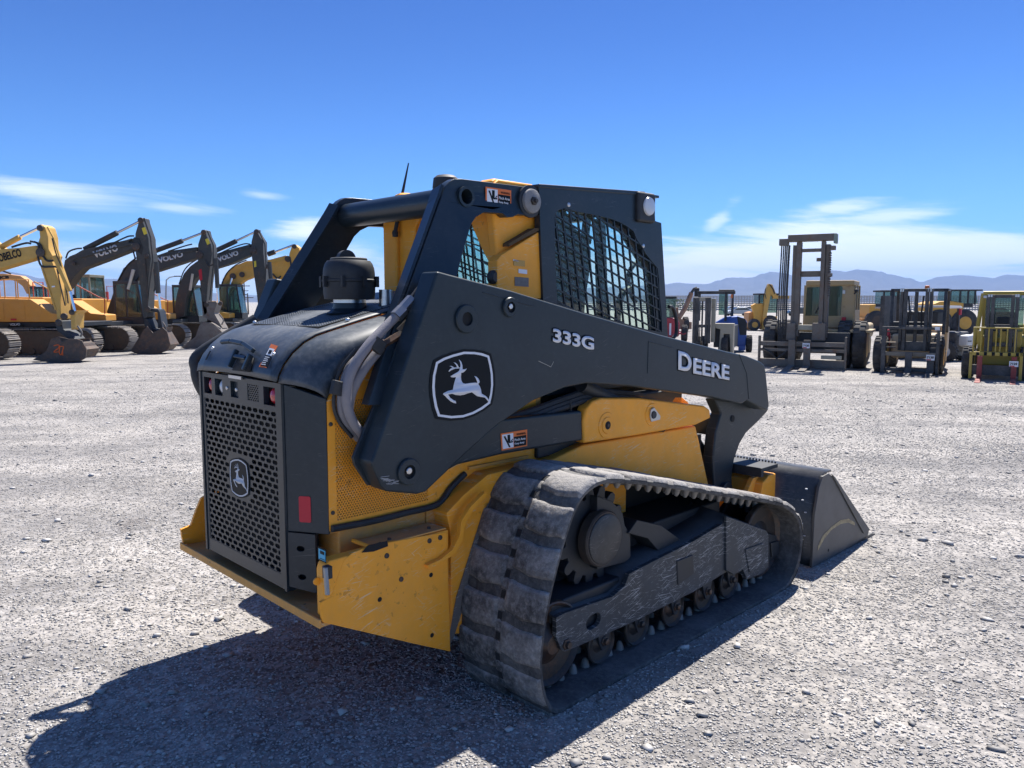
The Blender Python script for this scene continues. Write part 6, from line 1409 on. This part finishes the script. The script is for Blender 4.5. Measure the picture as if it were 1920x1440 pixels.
# ---- white counterbalance forklift between them
g = Fk('forklift', 'white and grey forklift parked behind, between cards 7130 and 7122', 'forklift', 1795, 677, 35)
WFK=mat('white_forklift_paint',(.55,.56,.56),.45,dust=.2); g.tb([(1120,515),(1412,515)],.2,.03,'guard_beam',WFK,z); 
x0,z1_=g.q(1140,515,z); x1,_=g.q(1400,515,z)
MB().box(x0,x1,.2,1.6,z1_,z1_+.06).build('overhead_guard',WFK,g.root)
for xx in (x0+.04,x1-.04):
    for yy in (.24,1.56): MB().box(xx-.035,xx+.035,yy-.035,yy+.035,.8,z1_).build('guard_post',DKM,g.root)
cwt=g.pl([(1190,790),(1330,782),(1372,800),(1378,905),(1340,925),(1190,890)],-.35,.4,'counterweight',WFK,z,bev=.05); MB().box(x0,x1,-.1,2.2,.3,.9).build('body',DKM,g.root,bev=.05); g.tx('DOOSAN',(1196,850),(1268,850),2.2,-.352,DEC,z,cwt)
MB().box(x0+.2,x0+.6,.6,1.0,.9,1.5).build('seat',BK,g.root,bev=.05); MB().box(x0,x1,2.2,2.35,.1,2.0).build('mast',DKM,g.root)
g.box(1330,530,1355,590,.1,.15,'red_tag',REDR,z,bev=0)
for sx_ in (-1,1): tyre(g.root,(sx_*.48,.1,.3),.3,.22,rimm=WFK); tyre(g.root,(sx_*.5,1.7,.38),.38,.26,rimm=WFK)
# ---- wheel loaders in the distance
def wloader(label, px, py, z, lets):
    g = Fk('wheel_loader', label, 'wheel loader', px, py, 0, group='wheel loaders in the distance'); return g
g = Fk('wheel_loader', 'yellow wheel loader with black cab behind the 7130 forklift', 'wheel loader', 1655, 621, 0, group='wheel loaders in the distance')
g.pl([(365,520),(375,485),(500,478),(510,640),(470,640),(365,625)],0,2.0,'engine_hood',EY,z,bev=.05); g.box(425,478,505,508,-.02,2.02,'hood_grille',STD,z); g.pl([(300,620),(370,620),(360,665),(330,655)],.2,1.8,'counterweight',JOR,z)
g.tx('DEERE',(418,524),(490,524),3.2,-.01,WHTG,z)
cb=g.pl([(515,490),(520,350),(640,345),(700,350),(700,490)],.3,1.6,'cab',GLB,z); g.box(500,343,720,360,.2,1.7,'cab_roof',BK,z,cb)
for a in (515,585,695): g.box(a,350,a+16,495,.28,.36,'cab_post',BK,z,cb)
g.box(490,490,760,650,.3,1.7,'front_frame',EY,z,bev=.05); g.box(485,415,508,440,.1,.2,'mirror',BK,z)
for a in (435,700):
    xx,_=g.q(a,700,z)
    for yy in (.1,1.9):
        w_=MB().rev((xx,yy-.25,.72),(0,1,0),[(0,.45),(0,.62),(.05,.70),(.10,.74),(.40,.74),(.45,.70),(.5,.62),(.5,.45)],28).build('wheel',RUBB,g.root)
        MB().rev((xx,yy-.27,.72),(0,1,0),[(0,.1),(.0,.30),(.03,.40),(.51,.40),(.54,.30)],24).build('rim',UND,w_)
g = Fk('wheel_loader', 'yellow wheel loader behind the white forklift, cab higher than its neighbour', 'wheel loader', 1790, 630, 0, group='wheel loaders in the distance')
g.pl([(985,540),(1000,480),(1060,455),(1180,450),(1300,470),(1300,640),(1020,640)],0,2.0,'engine_hood',EY,z,bev=.05)
cb=g.pl([(1182,475),(1195,345),(1440,340),(1470,480)],.3,1.7,'cab',GLB,z); g.box(1178,335,1500,350,.2,1.8,'cab_roof',BK,z,cb)
for a in (1182,1280,1360,1430): g.box(a,345,a+16,485,.28,.36,'cab_post',BK,z,cb)
g.box(1180,475,1400,510,.1,1.9,'platform',BK,z); g.box(1300,560,1420,660,.2,1.8,'front_frame',EY,z)
for a in (1060,1310):
    xx,_=g.q(a,700,z)
    for yy in (.1,1.9):
        w_=MB().rev((xx,yy-.25,.78),(0,1,0),[(0,.45),(0,.66),(.05,.76),(.10,.80),(.40,.80),(.45,.76),(.5,.66),(.5,.45)],28).build('wheel',RUBB,g.root)
        MB().rev((xx,yy-.27,.78),(0,1,0),[(0,.1),(.0,.30),(.03,.42),(.51,.42),(.54,.30)],24).build('rim',EY,w_)
# ---- cream forklift behind the large truck
g = Fk('forklift', 'cream forklift frame with yellow post just behind the large lift truck', 'forklift', 1605, 640, 0)
z=Z3; g.box(1595,672,1690,690,0,1.2,'overhead_guard',BEI,z)
for a in (1597,1625,1650): g.box(a,685,a+14,850,0,.06,'guard_post',BEI,z); g.box(a,685,a+14,850,1.14,1.2,'guard_post',BEI,z)
g.box(1670,685,1688,850,-.02,.06,'guard_post',YFK,z); g.box(1595,840,1700,950,-.1,1.8,'body',BEI,z,bev=.05)
for yy in (0,): pass
tyre(g.root,(-.35,.2,.3),.3,.2); tyre(g.root,(.45,.2,.3),.3,.2)
# ---- beige forklift in front of the blue machine
g = Fk('forklift', 'beige forklift with dark mast standing in front of the blue machine', 'forklift', 1330, 665, -22)
for a0,a1 in ((265,288),(292,318),(372,392),(396,418)): g.box(a0,632,a1,1020,-.2,-.05,'mast_rail',DKM,z)
g.box(265,630,420,660,-.16,-.06,'crossbar',BEI,z); g.box(265,860,420,885,-.16,-.06,'crossbar',DKM,z); g.box(420,640,455,1010,-.05,.1,'mast_plate',BEI,z); g.tb([(345,660),(345,1000)],-.1,.03,'lift_cylinder',DKM,z); g.tb([(330,860),(325,1020)],-.15,.015,'hose',BK,z); g.tb([(300,860),(300,1000)],-.25,.015,'hose',BK,z)
g.box(430,870,605,1060,.45,1.8,'engine_bay',STD,z); bd=g.pl([(420,850),(612,850),(612,1110),(590,1110),(580,940),(530,940),(520,1110),(490,1110),(500,900),(420,880)],.0,.4,'body',BEI,z,bev=.02); g.box(530,945,580,1110,.1,1.6,'inner_panel',STD,z,bd)
for sx_ in (-.4,.5): tyre(g.root,(sx_,.1,.3),.3,.22); tyre(g.root,(sx_,1.6,.28),.28,.2)
# ---- blue machine
BLU=mat('tractor_blue',(.02,.10,.42),.4,dust=.12)
g = Fk('forklift', 'blue forklift with black overhead frame and small orange lamp', 'forklift', 1378, 660, -15)
for a in (300,530,590): g.box(a,580,a+22,830,.0 if a!=590 else 1.0,.1 if a!=590 else 1.1,'guard_post',DKM,z)
g.box(290,575,620,600,0,1.2,'overhead_guard',DKM,z); g.box(475,562,615,585,.2,1.2,'roof_cap',BK,z,bev=.03); g.box(582,605,598,635,-.06,0,'amber_lamp',ORG,z,bev=0); g.box(480,600,560,780,.3,.34,'window',GLB,z)
g.pl([(450,850),(540,800),(640,790),(710,810),(728,840),(725,1040),(690,1060),(610,1040),(450,1040)],.1,1.5,'body',BLU,z,bev=.05); g.pl([(640,790),(710,810),(728,850),(725,950),(670,950)],.08,.12,'side_grille',STD,z); g.box(632,880,650,945,.06,.1,'white_panel',WHT,z)
g.box(260,545,305,620,.5,.6,'lift_hose_head',BK,z,bev=.03)
for xx in (-.55,.55): tyre(g.root,(xx*.9,.3,.3),.3,.22)
g.box(660,1040,720,1080,.0,.3,'step',BLU,z)
# ---- red vehicle, brown digger arm
g = Fk('tractor', 'red machine half hidden behind the loader cab with dark mirror bar', 'tractor', 1262, 640, -10)
g.pl([(-60,820),(60,800),(130,810),(155,850),(150,960),(60,990),(-60,990)],0,1.4,'hood',mat('tractor_red',(.35,.015,.03),.4,dust=.1),z,bev=.05); g.box(66,850,82,950,-.02,0,'white_panel',WHT,z,bev=0); g.box(150,930,210,945,0,1,'bumper',mat('tractor_red',(.35,.015,.03),.4,dust=.1),z)
g.box(-60,640,120,800,.4,1.2,'cab',GLB,z); g.box(-60,620,125,640,.3,1.3,'cab_roof',BK,z); tyre(g.root,(-.4,.4,.4),.4,.3); tyre(g.root,(.55,.4,.4),.4,.3)
g = Fk('backhoe_loader', 'brown dusty digger arm machine behind the beige forklift mast', 'backhoe', 1290, 622, 0)
g.tb([(150,800),(200,720),(250,590)],0,.16,'boom',mat('rusty_arm',(.22,.11,.06),.6,dust=.3),z); g.tb([(250,590),(270,560),(295,550)],0,.1,'arm_head',STD,z); g.pl([(105,720),(140,715),(150,800),(200,830),(260,840),(260,900),(150,900),(105,800)],0,1.6,'body',mat('rusty_arm',(.22,.11,.06),.6,dust=.3),z); g.tb([(225,640),(215,620),(240,600)],-.1,.03,'hose',BK,z)
tyre(g.root,(-.1,.4,.5),.5,.35); tyre(g.root,(-1.2,.4,.5),.5,.35)
# ---- yellow backhoe with raised arm
g = Fk('backhoe_loader', 'yellow backhoe loader with folded raised arm beside the tall mast', 'backhoe', 1428, 620, 0)
g.pl([(770,700),(800,682),(860,680),(880,760),(850,860),(800,880),(790,760)],0,.4,'hood',EY,z,bev=.03); g.pl([(760,760),(800,750),(830,880),(790,910),(760,880)],.4,1.6,'body',JOR,z)
g.pl([(858,800),(872,640),(880,560),(900,515),(930,520),(965,600),(975,620),(940,620),(920,600),(905,700),(890,800)],-.2,.15,'boom',KOB,z,bev=.02); g.pl([(940,615),(1080,615),(1080,640),(945,640)],-.1,.1,'stabiliser',KOB,z); g.tb([(905,520),(935,560),(950,600)],-.25,.04,'hose',BK,z); g.tb([(870,560),(865,600),(880,640)],-.25,.03,'hose',BK,z)
g.pl([(860,800),(985,790),(985,850),(940,830),(900,840),(880,900),(860,900)],-.1,1.5,'rear_frame',EY,z); cb=g.box(835,600,1000,760,.3,1.4,'cab',GLB,z); g.box(830,595,1010,610,.2,1.5,'cab_roof',BK,z,cb)
for a in (835,875,990): g.box(a,605,a+12,790,.25,.32,'cab_post',BK,z,cb)
for a,r_ in ((795,.42),(930,.55)):
    xx,_=g.q(a,700,z)
    for yy in (.05,1.5):
        w_=MB().rev((xx,yy-.2,r_),(0,1,0),[(0,r_*.55),(0,r_*.85),(.06,r_),(.34,r_),(.4,r_*.85),(.4,r_*.55)],24).build('wheel',RUBB,g.root)
        MB().rev((xx,yy-.21,r_),(0,1,0),[(0,r_*.2),(0,r_*.5),(.42,r_*.5),(.42,r_*.2)],18).build('rim',EY,w_)
# ---- parked cars far away
def car(label, cat, px, py, rz, mt, L=4.6, W=1.85, H=1.45, suv=False, grp='cars parked far across the yard', nm='parked_car'):
    p = W0(px, py); root = empty(nm, label, cat, (p.x,p.y,gz(p.x,p.y)), R(rz), grp)
    top = [(-L*.48,.55),(-L*.47,.95),(-L*.44,1.0),(-L*.30 if not suv else -L*.42,H),(L*.10,H),(L*.24,.98),(L*.47,.85),(L*.49,.55),(L*.49,.35),(-L*.48,.35)]
    MB().prism([(x,-W/2,z_) for x,z_ in top],(0,W,0)).build('body',mt,root,bev=.08)
    wn=[(-L*.40,1.02),(-L*.28 if not suv else -L*.39,H-.08),(L*.08,H-.08),(L*.20,1.02)]
    for sy in (-W/2-.006, W/2-.002): MB().prism([(x,sy,z_) for x,z_ in wn],(0,.008,0)).build('window',mat('car_glass',(.03,.04,.05),.1),root)
    MB().prism([(L*.115,-W*.42,H-.06),(L*.235,-W*.42,1.0),(L*.235,W*.42,1.0),(L*.115,W*.42,H-.06)],(.01,0,.01)).build('windscreen',mat('car_glass',(.03,.04,.05),.1),root)
    for xx in (-L*.31,L*.31):
        for yy in (-W/2+.1,W/2-.1): MB().rev((xx,yy-.11,.33),(0,1,0),[(0,.2),(0,.31),(.03,.33),(.19,.33),(.22,.31),(.22,.2)],18).build('wheel',RUBB,root)
    return root
CW=mat('white_car_paint',(.62,.63,.64),.3,coat=.6); CS=mat('silver_car_paint',(.36,.38,.40),.35,metal=.4,coat=.5); CBk=mat('dark_car_paint',(.03,.035,.045),.3,coat=.6)
car('white utility vehicle seen between the lift truck and the wheel loader','suv',1618,600,200,CW,5.0,1.95,1.85,True)
car('silver car nearest the blue machine in the far parked row','car',1383,592,185,CS); car('pale car behind the silver one in the far parked row','car',1396,588,190,CW); car('white car beside the yellow backhoe in the far parked row','car',1372,586,175,CW); car('dark car seen through the mast of the large lift truck','car',1500,592,180,CBk)
car('white car behind the handrails of the orange bodied excavator','car',28,612,172,CW,5.2,2.0,1.6,True); car('dark car behind the orange excavator cab','car',55,606,172,CBk)
car('green car glimpsed through the yellow forklift windscreen','car',1862,592,180,mat('green_car',(.10,.25,.20),.35,coat=.5))
# ---- long slatted fence far behind
FD=210
fe = empty('slatted_fence','long pale slatted fence running across the far side of the yard','fence',(0,FD,gz(0,FD)))
fm = mat('fence_slats',(.40,.38,.36),.7,var=.1,vscale=.4); m_=MB(); m2=MB()
for i in range(260):
    x=22+i*.75
    if x>260: break
    m_.box(x-.07,x+.07,-.1,.1,0,4.0)
for k in range(7): m2.box(20,222,-.03,.03,.25+k*.55,.25+k*.55+.34)
m_.build('fence_posts',fm,fe); m2.build('fence_rails',fm,fe)
MB().box(20,222,-.14,.14,4.0,4.12).build('top_rail',fm,fe)
# ---- signs and poles on the left
sg = empty('red_sign','small red board sign standing between two grey excavator booms','sign',WY(195,600,60)); sg.location.z=gz(-31,60)
def onz(px,py,D,root): return WY(px,py,D)-root.location
p0=onz(188,563,60,sg); p1=onz(203,547,60,sg); MB().box(p0.x,p1.x,-.05,.05,p0.z,p1.z).build('board',mat('sign_red',(.42,.02,.03),.5),sg); text('sign_text','Box',WHTG,sg,(p0.x+.08,-.06,p0.z+.38),(1,0,0),(0,0,1),(p1.x-p0.x)*.7,.16,.01,.02); text('sign_text','Store',WHTG,sg,(p0.x+.06,-.06,p0.z+.10),(1,0,0),(0,0,1),(p1.x-p0.x)*.8,.16,.01,.02)
MB().box((p0.x+p1.x)/2-.06,(p0.x+p1.x)/2+.06,-.04,.04,0,p0.z).build('post',STD,sg)
sg = empty('billboard','dark grey roadside board on one post beyond the excavator booms','billboard',WY(159,600,140)); sg.location.z=gz(0,140)
p0=onz(142,531.5,140,sg); p1=onz(174,515.5,140,sg); MB().box(p0.x,p1.x,-.2,.2,p0.z,p1.z).build('board',mat('board_grey',(.05,.06,.06),.6),sg,bev=.02); MB().box((p0.x+p1.x)/2-.2,(p0.x+p1.x)/2+.2,-.15,.15,0,p0.z).build('post',STD,sg)
lp = empty('street_lamp','curved grey street lamp post rising between two grey booms','street lamp',WY(311,600,95)); lp.location.z=gz(0,95)
PT=[onz(a,b_,95,lp) for a,b_ in ((311,600),(311,550),(312,525),(318,520),(329,518))]; PT[0].z=0
MB().tube(PT,[.12,.10,.08,.07,.06],8).build('pole',mat('galvanised',(.3,.31,.32),.5),lp); MB().box(PT[-1].x-.1,PT[-1].x+.6,-.15,.15,PT[-1].z-.06,PT[-1].z+.06).build('lamp_head',STD,lp)
for (px_,top,lab) in ((456,544,'short utility pole with cross arm under the yellow boom'),(460,528,'tall thin utility pole under the yellow boom'),(466,550,'small slanted utility pole right of the tall one')):
    up = empty('utility_pole',lab,'utility pole',WY(px_,600,150),0,'utility poles under the yellow boom'); up.location.z=gz(0,150); h=onz(px_,top,150,up).z
    MB().tube([(0,0,0),(0,0,h)],[.16,.11],8).build('pole',UND,up); MB().box(-1.1,1.1,-.06,.06,h-.9,h-.75).build('cross_arm',UND,up)
    if top<550: MB().box(-.8,.8,-.06,.06,h-1.8,h-1.68).build('cross_arm',UND,up)
# ---- distant low trees and tan flats under the left hills
def shrub(label, px, D, w, h, col, seed):
    rr=random.Random(seed); root=empty('tree',label,'tree',WY(px,600,D),0,'low trees along the far edge'); root.location.z=gz(root.location.x,D)
    m=MB()
    for i in range(420):
        a=rr.uniform(0,6.28); u=rr.random()**.5; zz=rr.uniform(.15,1); rad=w/2*u*math.sqrt(max(0,1-(zz-.45)**2/.36)); c=Vector((math.cos(a)*rad,math.sin(a)*rad,zz*h)); s_=rr.uniform(.10,.28)*h*.4
        d1=Vector((rr.uniform(-1,1),rr.uniform(-1,1),rr.uniform(-.6,.6))).normalized()*s_; d2=d1.cross(Vector((rr.uniform(-1,1),rr.uniform(-1,1),1))).normalized()*s_*.7
        m.add([c-d1,c+d2*.6,c+d1,c-d2*.6],[(0,1,2,3)])
    m.build('crown',mat('foliage_'+str(col),{0:(.05,.08,.03),1:(.07,.09,.035)}[col],.9,var=.3,vscale=1.2),root,ang=9); MB().tube([(0,0,0),(0.05,0,h*.5)],[.12,.06],6).build('trunk',UND,root)
k_=0
for px_,w_,h_ in ((1270,7,3.0),(1300,5,2.4),(352,6,3.2),(540,7,3),(700,6,3)):
    shrub(['low green tree by the far fence near the red machine','small bush by the far fence beside the brown digger','low tree beyond the third excavator','low tree hidden behind the loader tower','low tree behind the loader air intake'][k_],px_,170,w_,h_,k_%2,k_); k_+=1
# ---- green weeds growing along the back of the excavator row
def weeds():
    rng=np.random.default_rng(9); n=26000; x=rng.uniform(-34,-9,n); y=46+rng.normal(0,1.6,n); h=rng.uniform(.12,.5,n); a=rng.uniform(0,3.14,n); z_=np.array([gz(xx,yy) for xx,yy in zip(x,y)])
    ca,sa=np.cos(a)*.04,np.sin(a)*.04; lx=rng.normal(0,.12,n); ly=rng.normal(0,.12,n)
    co=np.stack([np.stack([x-ca,y-sa,z_],1),np.stack([x+ca,y+sa,z_],1),np.stack([x+lx,y+ly,z_+h],1)],1).reshape(-1,3).astype(np.float32)
    me=bpy.data.meshes.new('weeds'); me.vertices.add(3*n); me.vertices.foreach_set('co',co.ravel()); me.loops.add(3*n); me.loops.foreach_set('vertex_index',np.arange(3*n,dtype=np.int32)); me.polygons.add(n); me.polygons.foreach_set('loop_start',np.arange(0,3*n,3,dtype=np.int32)); me.update(calc_edges=True)
    me.materials.append(mat('weed_green',(.10,.20,.035),.8,var=.35,vscale=2)); o=bpy.data.objects.new('weeds',me); C.objects.link(o); o['kind']='stuff'; tag(o,'bright green weeds growing behind the row of excavators','weeds')
weeds()
# ---- the air between here and the mountains
hz_ = MB().box(-15000,15000,-500,11500,-30,460).build('haze', bpy.data.materials.new('haze_air'), ang=9); hz_['kind']='stuff'; tag(hz_,'thin blue haze lying between the yard and mountains','haze')
hm = hz_.data.materials[0]; hm.use_nodes=True; t_=hm.node_tree; t_.nodes.clear(); ho_=N(t_,'ShaderNodeOutputMaterial'); pv2=N(t_,'ShaderNodeVolumePrincipled'); pv2.inputs['Color'].default_value=(.33,.56,1.0,1); pv2.inputs['Density'].default_value=9.5e-5; t_.links.new(pv2.outputs[0],ho_.inputs['Volume'])
